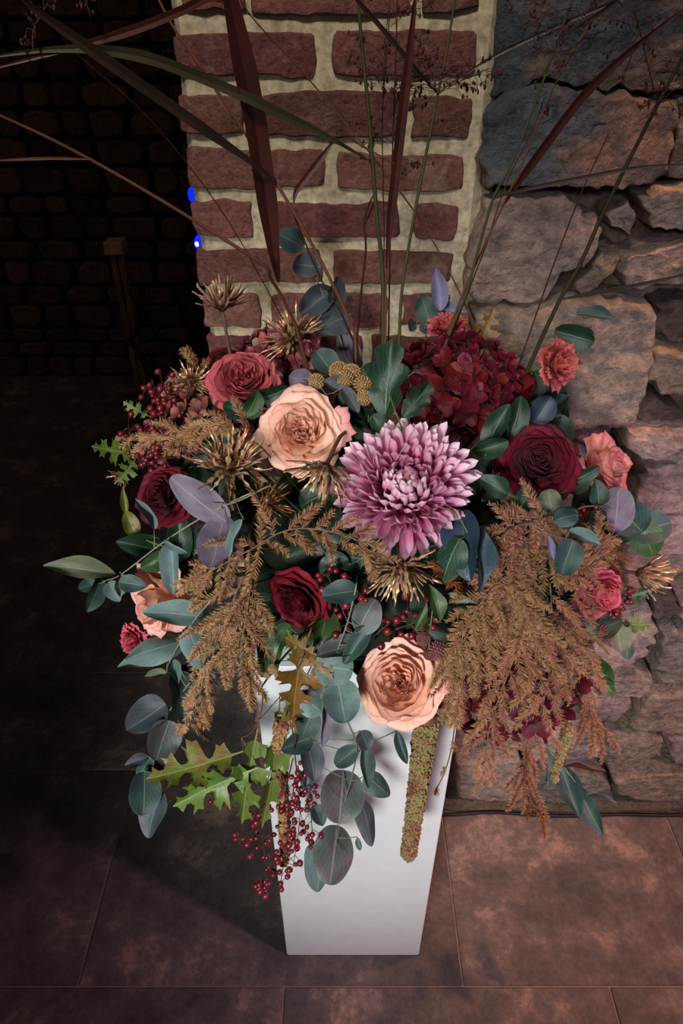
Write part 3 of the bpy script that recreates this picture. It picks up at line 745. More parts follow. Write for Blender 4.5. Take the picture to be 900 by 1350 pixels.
STY = {
 'open': [(3, .07, .56, 1.9, 0, .05), (4, .15, .60, 1.5, 0, .06), (5, .24, .61, 1.25, 0, .07), (5, .35, .60, 1.05, .02, .07), (6, .47, .57, .95, .05, .07), (6, .61, .50, .85, .10, .07), (6, .77, .38, .78, .18, .07), (5, .90, .20, .80, .22, .08)],
 'quartered': [(5, .09, .50, 1.0, 0, .10), (6, .17, .54, .9, 0, .11), (7, .26, .57, .8, 0, .10), (6, .36, .60, .95, .02, .08), (6, .48, .58, .92, .05, .07), (6, .62, .51, .85, .11, .08), (6, .78, .38, .78, .20, .08), (5, .91, .18, .80, .26, .10)],
 'classic': [(3, .05, .58, 2.0, 0, .02), (4, .11, .60, 1.7, 0, .02), (4, .18, .60, 1.5, 0, .025), (5, .26, .60, 1.25, .01, .03), (5, .35, .585, 1.1, .02, .03), (6, .45, .56, 1.0, .04, .035), (6, .56, .51, .9, .08, .04), (6, .69, .43, .85, .13, .05), (6, .82, .30, .80, .17, .05), (4, .93, .14, .85, .2, .06)],
 'bud': [(3, .08, .95, 2.0, 0, .02), (4, .18, .98, 1.5, .02, .03), (4, .30, .98, 1.25, .05, .04), (5, .42, .92, 1.1, .16, .06), (5, .56, .76, 1.0, .34, .08), (4, .72, .52, .95, .42, .10)],
 'carnation': [(6, .12, .70, .8, 0, .12), (8, .26, .74, .62, .03, .14), (9, .42, .70, .55, .08, .14), (10, .58, .60, .52, .14, .14), (10, .76, .44, .5, .2, .13), (9, .92, .24, .5, .24, .12)],
 'round': [(5, .10, .55, 1.0, 0, .10), (6, .20, .60, .95, 0, .09), (7, .32, .64, .85, 0, .08), (7, .45, .64, .8, .01, .07), (7, .58, .58, .78, .03, .06), (8, .72, .46, .72, .06, .06), (8, .86, .28, .68, .10, .07), (6, .97, .1, .7, .1, .07)],
}
PCACHE = {}
def petals_of(style):
    if style in PCACHE: return PCACHE[style]
    out = []; rnd = random.Random(len(style)*31)
    fr = 0.16 if style == 'carnation' else 0.035
    for li, (cnt, r, h, w_, cu, ru) in enumerate(STY[style]):
        vars_ = [rose_petal(r, h, w_, cu, ru*(1.7 if style in ('classic', 'bud') else 1.15), li*7+k*2.3+len(style), 0.035 if style != 'carnation' else 0.0, 14, 8, fr) for k in range(3)]
        ph = rnd.random()*6
        for k in range(cnt): out.append((vars_[k % 3], ph+2*PI*k/cnt+rnd.uniform(-.12, .12), rnd.uniform(.95, 1.05)))
    PCACHE[style] = out; return out
mb = MB()
for k in range(5):
    a = 2*PI*k/5; R3 = Matrix.Rotation(a, 3, 'Z')
    mb.grid(2, 5, lambda u, v: R3 @ Vector((0.10+0.55*v-0.1*v*v, u*0.16*(1-v)**0.7, -0.03-0.10*v*v+0.05*u*u)))
mb.ball((0, 0, -0.06), 0.16, 10, 6, (1, 1, 1.0)); CALYX = mb.mesh('calyx')
def rose(px, py, rpx, style, mat, label, tilt=15, tdir=90, off=0.0, spin=0, name='rose', cat='rose', group='roses in the arrangement', zs=1.0, extra=None):
    P = on_dome(px, py, off); R = rpx*m_per_px(P)
    Mw = frame(P, 0, tilt, tdir)
    z = Mw.to_3x3().col[2]
    Mw.translation = P - z*R*0.42*zs
    t = thing(name, label, cat, Mw, group)
    S = Matrix.Diagonal((R, R, R*zs, 1)); R0 = math.radians(spin)
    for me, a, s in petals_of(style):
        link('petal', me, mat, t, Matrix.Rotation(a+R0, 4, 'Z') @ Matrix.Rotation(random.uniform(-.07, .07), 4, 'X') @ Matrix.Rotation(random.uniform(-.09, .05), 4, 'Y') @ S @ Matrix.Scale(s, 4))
    if extra:
        for (me_args, a, m2) in extra:
            link('petal', rose_petal(*me_args), m2, t, Matrix.Rotation(math.radians(a), 4, 'Z') @ S)
    link('calyx', CALYX, STEMG, t, Matrix.Diagonal((R, R, R, 1)))
    add_stem(t, Mw, Mw.translation - z*R*0.1, 0.0026, STEMG)
    return t
rose(395, 566, 58, 'quartered', PEACH, 'large peach rose wide open between the dusty pink rose and the mauve chrysanthemum', 14, 110, -0.01, 20,
     extra=[((1.0, .34, .42, .3, .16, 3.3, 0, 12, 7, .14), -15, PINKPEACH), ((1.05, .2, .4, .3, .16, 7.3, 0, 12, 7, .14), 12, PINKPEACH)])
rose(525, 900, 58, 'round', PEACH, 'peach rose with an orange heart above the hanging green amaranth', 8, 180, -0.02, 70,
     extra=[((1.02, .3, .6, .3, .12, 5.3, 0, 12, 7, .06), 20, PINKPEACH), ((1.02, .25, .6, .3, .12, 2.3, 0, 12, 7, .06), 55, PINKPEACH)])
rose(795, 614, 50, 'bud', PINKPEACH, 'half open peach pink rose tucked behind the large burgundy rose', 62, 20, 0.0, 10)
rose(214, 792, 60, 'bud', PEACH, 'pale peach rose behind the blue green eucalyptus leaves', 55, 205, 0.0, 40)
rose(320, 497, 47, 'round', DUSTY, 'dusty pink rose in front of the brick pier beside a gold thistle', 30, 95, -0.035, 15)
rose(712, 604, 60, 'classic', BURG, 'large burgundy rose beside the half open peach pink rose', 22, 60, -0.005, 0)
rose(388, 797, 47, 'classic', BURGR, 'deep red rose above the bronze oak leaf', 48, 225, -0.01, 30)
rose(209, 652, 46, 'classic', BURG, 'burgundy rose beside the drooping purple eucalyptus leaf', 40, 165, -0.005, 60)
rose(288, 470, 24, 'classic', BURG, 'small burgundy rose peeping out behind the dusty pink rose', 55, 120, 0.02, 0)
rose(682, 497, 30, 'classic', BURG, 'small burgundy rose between the hydrangea and the coral carnation', 45, 60, 0.015, 0)
CG = 'carnations in the arrangement'
rose(742, 480, 33, 'carnation', CORAL, 'coral carnation standing out against the purple grey stone', 52, 0, 0.0, 0, 'carnation', 'carnation', CG, 1.25)
rose(796, 785, 36, 'round', ROSEPINK, 'pink carnation behind the tan fern near the stone wall', 48, 335, -0.05, 0, 'carnation', 'carnation', CG, 1.15)
rose(172, 846, 24, 'carnation', ROSEPINK, 'pink carnation under the pale peach rose', 62, 200, 0.0, 0, 'carnation', 'carnation', CG, 1.2)
rose(590, 425, 27, 'carnation', CORAL, 'salmon carnation behind the burgundy hydrangea', 60, 90, 0.03, 0, 'carnation', 'carnation', CG, 1.1)
rose(232, 508, 27, 'round', BLUSH, 'small blush carnation under the gold thistle beside the berries', 50, 130, 0.01, 0, 'carnation', 'carnation', CG)
rose(770, 745, 16, 'carnation', CORAL, 'small coral carnation bud among the tan fern', 50, 0, 0.01, 0, 'carnation', 'carnation', CG)

# ------------------------------------------------------------------ chrysanthemum
def mum_petal(L, wd, curve, scoop, seed):
    mb = MB()
    def fn(u, v):
        wv = wd*(0.45+0.55*min(1, v/0.55)**0.8)
        if v > 0.72: wv *= math.sqrt(max(0.0, 1-((v-0.72)/0.28)**2.2))
        x = -curve*L*v**2.2 - scoop*wv*u*u + 0.04*L*math.sin(seed+v*4)*v
        return (x, u*wv*(1-0.12*scoop*u*u), L*v*(1-0.30*curve*v))
    mb.grid(4, 9, fn); return mb.mesh('petal')
P = on_dome(533, 640, -0.03); R = 97*m_per_px(P)
Mw = frame(P, 0, 19, 92); z = Mw.to_3x3().col[2]; Mw.translation = P - z*R*0.30
mum = thing('chrysanthemum', 'large mauve chrysanthemum with pale petal tips, biggest bloom of the arrangement', 'chrysanthemum', Mw)
rings = 8
pm = [[mum_petal(0.20+0.58*(k/(rings-1))**0.95, 0.042+0.036*k/(rings-1), 0.88-0.52*k/(rings-1), 1.5-0.5*k/(rings-1), k+3.1*q) for q in range(2)] for k in range(rings)]
NP = 292; rnd = random.Random(4)
for i in range(NP):
    f = (i+0.5)/NP
    phi = math.radians(4 + 98*f**0.60)
    k = min(rings-1, int(f**0.60*rings))
    az = i*2.399963
    b0 = Vector((0.27*math.sin(phi), 0, 0.12+0.26*math.cos(phi)))
    Ml = Matrix.Rotation(az, 4, 'Z') @ Matrix.Translation(b0*R) @ Matrix.Rotation(phi+rnd.uniform(-.10, .10), 4, 'Y') @ Matrix.Rotation(rnd.uniform(-.4, .4), 4, 'Z') @ Matrix.Scale(R*rnd.uniform(.86, 1.12), 4)
    link('petal', pm[k][i % 2], MUMC if i < 26 else MUM, mum, Ml)
mb = MB(); mb.ball((0, 0, 0.1*R), 0.27*R, 14, 8); link('flower_heart', mb.mesh('flower_heart'), MUM, mum)
add_stem(mum, Mw, Mw.translation, 0.004, STEMG)

# ------------------------------------------------------------------ hydrangeas
def sepal(seed):
    mb = MB()
    def fn(u, v):
        wv = 0.46*math.sin(PI*min(1, v*0.86+0.07))**0.75
        return (0.05+0.95*v, u*wv, 0.22*v*v-0.28*(1-abs(u))*wv*0.5+0.10*math.sin(u*3+seed)*v)
    mb.grid(4, 5, fn); return mb.mesh('sepal')
SEP = [sepal(k*1.9) for k in range(3)]
mb = MB(); mb.ball((0, 0, 0.06), 0.10, 8, 5); EYEB = mb.mesh('floret')
def hydrangea(px, py, rx, ry, n, fr, mat, label, tilt=25, tdir=90, off=0.0, seed=1, group='hydrangea heads in the arrangement'):
    P = on_dome(px, py, off); k = m_per_px(P); Rx = rx*k; Ry = ry*k
    Mw = frame(P, 0, tilt, tdir); z = Mw.to_3x3().col[2]; Mw.translation = P - z*Ry*0.55
    t = thing('hydrangea', label, 'hydrangea', Mw, group); rnd = random.Random(seed)
    for i in range(n):
        c = 1-1.12*(i+0.5)/n; s = math.sqrt(max(0, 1-c*c)); a = i*2.399963
        d = Vector((s*math.cos(a), s*math.sin(a), c))
        p = Vector((d.x*Rx, d.y*Ry, d.z*Ry*0.75))*rnd.uniform(.86, 1.06)
        nn = (d+Vector((rnd.uniform(-.4, .4), rnd.uniform(-.4, .4), rnd.uniform(-.3, .3)))).normalized()
        Q = nn.to_track_quat('Z', 'Y').to_matrix().to_4x4()
        F_ = fr*k*rnd.uniform(.8, 1.2)
        fl = link('floret', EYEB, mat, t, Matrix.Translation(p) @ Q @ Matrix.Rotation(rnd.random()*6, 4, 'Z') @ Matrix.Scale(F_, 4))
        for q in range(4):
            link('sepal', SEP[rnd.randrange(3)], mat, fl, Matrix.Rotation(q*PI/2+rnd.uniform(-.2, .2), 4, 'Z') @ Matrix.Rotation(-rnd.uniform(-.1, .5), 4, 'Y') @ Matrix.Scale(rnd.uniform(.85, 1.1), 4))
    mb = MB(); mb.ball((0, 0, -0.02*Ry), Ry*0.62, 12, 8, (Rx/Ry, 1, 0.8)); link('flower_heart', mb.mesh('flower_heart'), HYDP, t)
    add_stem(t, Mw, Mw.translation, 0.004, STEMG); return t
hydrangea(600, 492, 88, 66, 62, 21, HYD, 'full burgundy hydrangea head behind the chrysanthemum and the lobed green leaf', 32, 90, 0.0, 3)
hydrangea(672, 905, 92, 75, 44, 23, HYDP, 'dark plum hydrangea showing through the tan fern near the amaranth', 15, 300, 0.035, 5)
hydrangea(372, 455, 56, 36, 34, 15, HYDM, 'faded mauve hydrangea behind a gold thistle before the brick pier', 45, 90, 0.04, 7)
hydrangea(250, 560, 72, 50, 44, 16, HYDB, 'brownish faded hydrangea beneath the burgundy berries and tan plumes', 35, 130, 0.02, 9)

# ------------------------------------------------------------------ leaves
def leaf_mesh(name, wid, prof, cup, bend, wave, seed, nu=6, nv=16, fwd=0.0):
    mb = MB()
    def fn(u, v):
        if nv == 16: v = 0.5-0.5*math.cos(PI*v)
        w_ = wid*prof(v)
        return (v + fwd*abs(u)*w_, u*w_, cup*w_*abs(u)**1.5 - bend*(v-0.5)**2 + wave*math.sin(v*7+seed+u*1.5)*abs(u)*w_)
    mb.grid(nu, nv, fn); return mb.mesh(name)
round_p = lambda v: max(0.0, math.sin(PI*min(1, v**0.9)))**0.42
ovate_p = lambda v: max(0.0, math.sin(PI*v**0.75))**0.58
lance_p = lambda v: max(0.0, math.sin(PI*v**0.85))**0.78
def lobes(n, deep, powr=1.0):
    def f(v):
        env = math.sin(PI*min(1, 0.08+0.92*v)**0.85)**0.7
        ph = (v*n) % 1.0
        tri = 1-abs(2*ph-1)
        return max(0.02, env*(1-deep+deep*tri**powr))*(1 if v < 0.985 else 0.3)
    return f
def serr(v): return ovate_p(v)*(1+0.05*(((v*16) % 1.0)-0.5)) if 0.03 < v < 0.97 else ovate_p(v)
LM = {
 'r': [leaf_mesh('leaf', 0.5, round_p, c, b_, 0.12, s) for c, b_, s in ((.25, .25, 1), (-.2, .35, 3), (.35, -.2, 5))],
 'o': [leaf_mesh('leaf', 0.5, ovate_p, c, b_, 0.15, s) for c, b_, s in ((.35, .4, 1), (.5, -.25, 3), (-.25, .4, 5))],
 'l': [leaf_mesh('leaf', 0.5, lance_p, c, b_, 0.2, s) for c, b_, s in ((.5, .4, 1), (.7, -.25, 3), (.4, .5, 6))],
 's': [leaf_mesh('leaf', 0.5, serr, c, b_, 0.25, s, 6, 48) for c, b_, s in ((.4, .4, 1), (.5, .7, 3))],
 'k': [leaf_mesh('leaf', 0.5, lobes(3.6, .86, 1.15), c, b_, 0.3, s, 8, 60, 0.42) for c, b_, s in ((.25, .35, 1), (.4, -.25, 3))],
 'm': [leaf_mesh('leaf', 0.5, lobes(3.1, .46, .7), .35, .35, 0.3, 2, 8, 48, 0.3)],
}
def oak_leaf(seed, cup, bend):
    half = [(0.00, 0.00, 0.012), (0.06, 0.07, 0.016), (0.13, 0.14, 0.03), (0.17, 0.15, 0.13), (0.19, 0.17, 0.25), (0.21, 0.22, 0.20), (0.23, 0.27, 0.27), (0.26, 0.28, 0.15), (0.30, 0.31, 0.06), (0.34, 0.35, 0.05), (0.38, 0.39, 0.10),
            (0.41, 0.42, 0.26), (0.43, 0.44, 0.42), (0.46, 0.49, 0.33), (0.48, 0.55, 0.45), (0.51, 0.56, 0.30), (0.53, 0.60, 0.30), (0.56, 0.56, 0.14), (0.59, 0.58, 0.07), (0.63, 0.63, 0.07), (0.66, 0.67, 0.14), (0.69, 0.71, 0.30), (0.72, 0.77, 0.24), (0.74, 0.82, 0.30), (0.77, 0.80, 0.16), (0.81, 0.82, 0.07), (0.85, 0.87, 0.08), (0.88, 0.91, 0.17), (0.91, 0.93, 0.08), (0.95, 0.96, 0.04), (1.0, 1.0, 0.0)]
    rnd = random.Random(seed); nu = 4; vs = []; uv = []; fs = []
    jl = [(rnd.uniform(-.012, .012), rnd.uniform(.85, 1.15)) for _ in half]; jr = [(rnd.uniform(-.012, .012), rnd.uniform(.85, 1.15)) for _ in half]
    for k, (t, x, y) in enumerate(half):
        for i in range(-nu, nu+1):
            f = abs(i)/nu; jx, jy = (jl if i < 0 else jr)[k]
            X = t+(x+jx*(0 < k < len(half)-1)-t)*f; Y = y*jy*f*1.15*(1 if i >= 0 else -1)
            z = cup*abs(Y)**1.3 - bend*(X-0.5)**2 + 0.05*math.sin(X*11+seed+Y*6)*abs(Y)*2
            vs.append((X, Y, z)); uv.append((0.5+0.5*i/nu*min(1, y/0.3), t))
    m = 2*nu+1
    for k in range(len(half)-1):
        for i in range(2*nu):
            a = k*m+i; fs.append((a, a+m, a+m+1, a+1))
    return mesh_of('leaf', vs, fs, uv)
LM['k'] = [oak_leaf(1, .25, .35), oak_leaf(4, .4, -.25), oak_leaf(9, -.2, .4)]
def leaf_on(t, Ew, P, spec, rnd, name='leaf'):
    shape, ln, wd, ang, mat = spec[:5]
    tilt = spec[5] if len(spec) > 5 else rnd.uniform(5, 32); td = spec[6] if len(spec) > 6 else rnd.uniform(0, 360)
    k = m_per_px(P)
    fr = frame(P, ang, tilt, td)
    L = ln*k; W_ = wd*k
    M2 = fr @ Matrix.Translation((-L/2, 0, 0)) @ Matrix.Diagonal((L, W_, (L+W_)/2, 1))
    me = LM[shape][rnd.randrange(len(LM[shape]))]
    o = link(name, me, mat, t, Ew.inverted() @ M2)
    return (fr @ Vector((-L/2, 0, 0)))
def sprig(name, label, cat, stem, leaves, Y=None, off=-0.02, r=1.6, smat=None, group=None, seed=0, to_core=True, taper=0.5):
    """a leafy stem: stem pixels from its root outwards, leaves (x, y, shape, length, width, angle, material[, tilt, tilt_dir])"""
    rnd = random.Random(seed+int(stem[0][0]*7+stem[0][1]))
    def pos(x, y, d=0.0):
        if Y is not None: return on_y(x, y, Y+d)
        return on_dome(x, y, off+d)
    pts = [pos(x, y) for x, y in stem]
    base = pts[0]
    t = thing(name, label, cat, base, group)
    Ew = Matrix.Translation(base)
    line = smooth_line(pts, 5)
    full = (smooth_line([CORE.lerp(base, 0.2), base.lerp(CORE, 0.45)+ray(450, 675)*0.05, base.lerp(CORE, 0.12)+ray(450, 675)*0.03, base], 4)[:-1] + line) if to_core else line
    mb = MB(); k = m_per_px(base)
    mb.tube([p-base for p in full], [r*k*(1-taper*i/(len(full)-1)) for i in range(len(full))], 6)
    for lf in leaves:
        P = pos(lf[0], lf[1], rnd.uniform(-0.012, 0.006))
        b_ = leaf_on(t, Ew, P, lf[2:], rnd)
        near = min(line, key=lambda p: (p-b_).length)
        if (near-b_).length > 0.001:
            mid = (near+b_)/2+Vector((0, 0, -0.002))
            mb.tube([near-base, mid-base, b_-base], r*k*0.45, 4)
    link('stem', mb.mesh('stem'), smat or STEMP, t)
    return t
EG = 'eucalyptus sprigs in the arrangement'
def eu(label, stem, leaves, **kw): return sprig('eucalyptus_sprig', label, 'eucalyptus', stem, leaves, group=EG, **kw)
eu('upright eucalyptus sprig with round blue green leaves against the brick pier', [(455, 470), (440, 420), (420, 375), (402, 330), (390, 308)],
   [(383, 317, 'r', 38, 32, 150, EUG), (404, 350, 'r', 42, 33, 165, EUD), (418, 397, 'o', 56, 36, 215, EUD, 20, 200), (443, 385, 'r', 40, 32, 60, EUD, 45, 0), (440, 424, 'o', 50, 42, 205, EUD, 15, 60), (458, 460, 'o', 62, 32, 108, EUP, 15, 300)], Y=0.80)
eu('short eucalyptus sprig with a lilac upright leaf behind the hydrangea', [(562, 440), (570, 418), (576, 400)],
   [(577, 382, 'l', 54, 24, 100, EUL, 10, 0), (561, 408, 'r', 36, 32, 110, EUG), (598, 411, 'l', 44, 14, 352, EUL, 30, 90), (575, 434, 'o', 46, 18, 355, EUD), (542, 428, 'o', 18, 12, 110, EUD)], off=0.05, r=1.3)
eu('dark eucalyptus sprig against the purple grey stone', [(712, 500), (735, 470), (755, 440), (768, 420)],
   [(757, 443, 'r', 52, 36, 345, LEAFG, 20, 250), (783, 415, 'l', 50, 20, 350, EUG, 35, 90), (768, 446, 'r', 34, 26, 200, LEAFG)], off=0.06, r=1.3)
eu('eucalyptus sprig with slender leaves reaching out over the dark floor', [(330, 650), (270, 680), (215, 715), (160, 757), (140, 765)],
   [(190, 678, 'l', 50, 16, 130, EUB, 30, 0), (228, 750, 'o', 66, 30, 275, EUB, 25, 180), (105, 750, 'l', 92, 28, 172, EUO, 15, 90), (125, 785, 'o', 46, 26, 245, EUG), (150, 780, 'o', 30, 22, 300, EUB), (115, 773, 'o', 24, 20, 200, EUG), (158, 770, 'l', 36, 18, 280, EUO), (232, 720, 'l', 34, 12, 335, EUB), (175, 770, 'o', 36, 24, 350, EUG)], off=-0.05)
eu('eucalyptus sprig with two broad purple leaves over the burgundy rose', [(355, 640), (300, 665), (262, 655)],
   [(262, 661, 'r', 96, 44, 140, EUP, 18, 240), (287, 716, 'r', 74, 50, 265, EUP, 30, 120), (312, 710, 'l', 56, 18, 240, EUB, 40, 180)], off=-0.055)
eu('eucalyptus sprig with pale blue green leaves below the pale peach rose', [(290, 780), (262, 810), (235, 850), (220, 880)],
   [(228, 809, 'o', 78, 34, 175, EUB, 15, 90), (203, 856, 'o', 76, 40, 200, EUB, 25, 100), (187, 870, 'l', 66, 24, 190, EUB, 25, 120), (258, 856, 'o', 56, 34, 292, EUB, 20, 0), (231, 886, 'l', 38, 16, 285, EUB), (205, 890, 'l', 28, 14, 190, EUO)], off=-0.05)
eu('dark eucalyptus branch drooping over the floor beside the green oak leaves', [(250, 900), (222, 940), (205, 990), (198, 1050)],
   [(193, 946, 'o', 58, 48, 215, EUD, 15, 120), (214, 976, 'r', 52, 46, 255, EUT, 15, 0), (190, 1046, 'r', 54, 44, 275, EUG, 15, 0), (202, 1074, 'o', 58, 40, 255, EUD, 30, 180), (180, 1003, 'l', 32, 16, 200, EUD), (190, 1012, 'r', 30, 24, 240, EUG), (240, 920, 'o', 70, 50, 290, EUG, 35, 0), (262, 890, 'l', 60, 22, 330, EUD, 35, 90), (220, 1008, 'o', 40, 28, 300, EUT)], off=-0.02)
eu('eucalyptus sprig with broad round leaves between the deep red and peach roses', [(470, 770), (458, 820), (440, 870), (425, 915)],
   [(448, 782, 'r', 48, 34, 190, EUG, 20, 90), (482, 812, 'r', 50, 42, 60, EUT, 20, 180), (448, 855, 'r', 62, 34, 200, EUT, 35, 90), (440, 880, 'r', 52, 46, 170, EUB, 15, 270), (407, 926, 'o', 44, 34, 145, EUB, 10, 0), (450, 926, 'r', 58, 50, 280, EUB, 20, 90), (428, 952, 'l', 64, 18, 268, EUP, 25, 0), (435, 890, 'l', 52, 14, 180, EUB, 50, 90), (405, 955, 'o', 44, 34, 250, EUG), (470, 850, 'o', 60, 26, 235, EUG)], off=-0.045)
eu('long eucalyptus trail hanging down the front of the white pedestal', [(455, 945), (470, 985), (462, 1030), (448, 1080), (440, 1135)],
   [(410, 1002, 'o', 54, 34, 285, EUD, 20, 0), (390, 980, 'o', 46, 30, 200, EUG, 20, 0), (407, 1028, 'l', 48, 18, 262, EUD), (450, 1050, 'r', 66, 60, 265, EUT, 12, 0), (440, 1126, 'r', 72, 54, 262, EUT, 12, 20), (422, 1142, 'o', 60, 40, 265, EUB, 25, 180), (484, 1085, 'o', 58, 28, 285, EUD, 20, 0), (498, 1036, 'o', 42, 30, 325, EUG, 15, 0), (482, 1010, 'o', 54, 20, 275, EUG, 20, 0), (480, 975, 'r', 28, 24, 300, EUD), (455, 998, 'o', 44, 26, 215, EUG), (420, 1075, 'l', 30, 22, 300, EUG), (473, 1112, 'l', 18, 9, 280, EUB), (530, 985, 'l', 44, 16, 285, EUG)], Y=0.475, to_core=True)
eu('eucalyptus sprig with broad silvery leaves under the peach pink rose', [(730, 690), (770, 668), (812, 672), (845, 690)],
   [(813, 672, 'r', 60, 44, 265, EUP, 20, 0), (832, 686, 'r', 46, 50, 130, EUG, 20, 120), (858, 696, 'r', 52, 46, 20, EUG, 15, 60), (853, 712, 'r', 50, 44, 290, LEAFM, 20, 300), (788, 650, 'o', 36, 26, 100, LEAFG), (788, 690, 'o', 44, 22, 265, LEAFG), (745, 682, 'r', 34, 28, 30, EUG)], off=-0.03)
eu('small eucalyptus sprig with round green leaves lying on the tan fern', [(700, 690), (725, 705), (755, 712)],
   [(747, 735, 'r', 48, 38, 250, EUG, 15, 0), (770, 708, 'l', 46, 20, 330, EUB, 25, 90), (745, 682, 'o', 34, 26, 200, EUG), (726, 722, 'l', 34, 10, 280, EUL)], off=-0.085, r=1.0)
eu('eucalyptus tip with two long leaves hanging before the floor tiles', [(700, 930), (725, 985), (744, 1012)],
   [(750, 1042, 'l', 68, 30, 285, EUG, 10, 0), (776, 1068, 'l', 66, 28, 293, EUG, 10, 180), (722, 1012, 'l', 48, 16, 265, EUG, 35, 0), (770, 1012, 'l', 54, 14, 350, TWIG, 30, 90), (792, 1052, 'l', 40, 10, 335, EUD, 40, 90)], Y=0.62, r=1.3)
eu('eucalyptus tip with dark round leaves beside the pink carnation', [(770, 810), (800, 815), (822, 830)],
   [(800, 826, 'o', 50, 28, 20, LEAFG), (815, 842, 'r', 34, 34, 280, EUO), (826, 856, 'r', 26, 18, 270, EUG), (770, 830, 'r', 38, 30, 200, LEAFG)], off=-0.02, r=1.2)
eu('eucalyptus leaves tucked under the gold thistle above the peach rose', [(430, 520), (410, 500), (392, 500)],
   [(396, 502, 'r', 34, 32, 160, EUP, 15, 0), (428, 478, 'r', 40, 36, 120, EUG, 30, 90), (445, 512, 'l', 44, 22, 330, EUD, 35, 90), (462, 527, 'o', 40, 20, 300, EUD)], off=-0.01, r=1.1)

LG = 'leafy stems in the arrangement'
def lf(label, stem, leaves, **kw): return sprig('leafy_stem', label, 'foliage', stem, leaves, group=LG, smat=STEMG, **kw)
lf('large glossy lobed leaf standing behind the chrysanthemum', [(530, 565), (520, 540), (513, 520)],
   [(511, 500, 'm', 104, 62, 85, LEAFG, 12, 180), (550, 527, 'm', 60, 34, 50, LEAFG, 15, 0)], off=-0.05)
lf('long dark drooping leaf with a blue sheen beside the chrysanthemum', [(590, 670), (610, 690), (622, 720)],
   [(612, 718, 'o', 96, 52, 280, LEAFB, 25, 160), (630, 738, 'l', 86, 24, 265, LEAFB, 45, 0), (592, 740, 'o', 66, 44, 240, LEAFG, 30, 200)], off=-0.06)
lf('pointed dark rose leaves above the large burgundy rose', [(640, 600), (660, 570), (680, 545)],
   [(655, 562, 's', 66, 32, 60, LEAFG, 20, 180), (680, 552, 's', 62, 34, 75, LEAFG, 15, 0), (715, 540, 'r', 40, 34, 60, LEAFB), (645, 590, 's', 50, 26, 200, LEAFG)], off=-0.01)
lf('rose leaves under the large burgundy rose', [(700, 660), (740, 650), (775, 625)],
   [(765, 630, 's', 56, 30, 30, LEAFG, 20, 300), (690, 662, 's', 44, 28, 240, LEAFG), (725, 662, 'r', 34, 30, 280, EUO), (650, 640, 's', 46, 28, 150, LEAFG)], off=-0.012)
lf('green rose leaves under the deep red rose', [(400, 830), (380, 850), (350, 850)],
   [(348, 858, 's', 70, 34, 100, LEAFM, 20, 0), (425, 832, 's', 66, 36, 250, LEAFM, 25, 0), (368, 850, 's', 60, 30, 245, LEAFM, 25, 180), (410, 855, 's', 46, 22, 120, LEAFM)], off=-0.02)
lf('dark rose leaves under the chrysanthemum', [(500, 720), (470, 740), (440, 750)],
   [(466, 735, 's', 60, 36, 170, LEAFG, 25, 270), (438, 745, 's', 44, 30, 200, LEAFG), (500, 735, 's', 50, 30, 300, LEAFG), (485, 755, 's', 46, 26, 250, LEAFG)], off=0.0)
lf('curled green leaf beside the lowest gold thistle', [(565, 860), (568, 820), (572, 790)],
   [(574, 795, 'l', 52, 22, 110, LEAFM, 30, 0), (602, 797, 'o', 56, 20, 350, LEAFM, 40, 90), (555, 812, 'l', 40, 14, 70, LEAFM)], off=-0.045)
lf('bright green calyx leaves under the dusty pink rose', [(345, 545), (338, 535), (332, 525)],
   [(333, 533, 's', 40, 28, 60, LEAFM, 20, 0), (360, 520, 's', 44, 30, 20, LEAFG), (310, 540, 's', 40, 24, 160, LEAFG)], off=0.01)
lf('red edged rose leaves beside the burgundy rose and peach rose', [(215, 720), (190, 710), (175, 690)],
   [(172, 690, 's', 36, 22, 110, OAKR), (185, 720, 's', 62, 34, 170, LEAFG, 25, 0), (205, 740, 's', 46, 26, 210, LEAFM), (165, 660, 'l', 40, 10, 95, OAKR)], off=0.0)
lf('green leaves under the pink carnation and tan fern', [(760, 830), (770, 850), (780, 880)],
   [(755, 855, 'o', 46, 34, 280, LEAFG), (792, 885, 's', 52, 26, 300, LEAFM, 30, 90), (740, 830, 's', 44, 26, 200, LEAFG), (800, 905, 's', 30, 16, 310, LEAFM)], off=0.0)
rnd = random.Random(12)
fills = [((300, 560), 'beneath the gold thistle and dusty pink rose'), ((450, 640), 'between the peach rose and the chrysanthemum'), ((330, 690), 'behind the dark gold thistle'), ((640, 700), 'below the long blue leaf'),
         ((430, 720), 'behind the golden fern plumes'), ((540, 820), 'above the lowest peach rose'), ((620, 640), 'behind the chrysanthemum rim'), ((700, 560), 'behind the large burgundy rose'),
         ((270, 740), 'behind the purple eucalyptus'), ((480, 560), 'beside the peach rose and lobed leaf'), ((600, 830), 'behind the plum hydrangea'), ((720, 780), 'deep inside the tan fern'),
         ((330, 820), 'behind the fern beside the deep red rose'), ((240, 620), 'beneath the faded brown hydrangea'), ((460, 850), 'behind the broad round eucalyptus leaves'), ((780, 680), 'behind the silvery eucalyptus')]
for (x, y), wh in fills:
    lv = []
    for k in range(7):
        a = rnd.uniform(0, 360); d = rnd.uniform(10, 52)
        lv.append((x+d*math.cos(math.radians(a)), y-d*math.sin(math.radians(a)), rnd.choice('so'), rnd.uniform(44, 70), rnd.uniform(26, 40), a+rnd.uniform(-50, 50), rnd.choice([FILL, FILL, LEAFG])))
    lf('dark filler leaves '+wh, [(x, y+12), (x+4, y), (x+6, y-14)], lv, off=0.045)

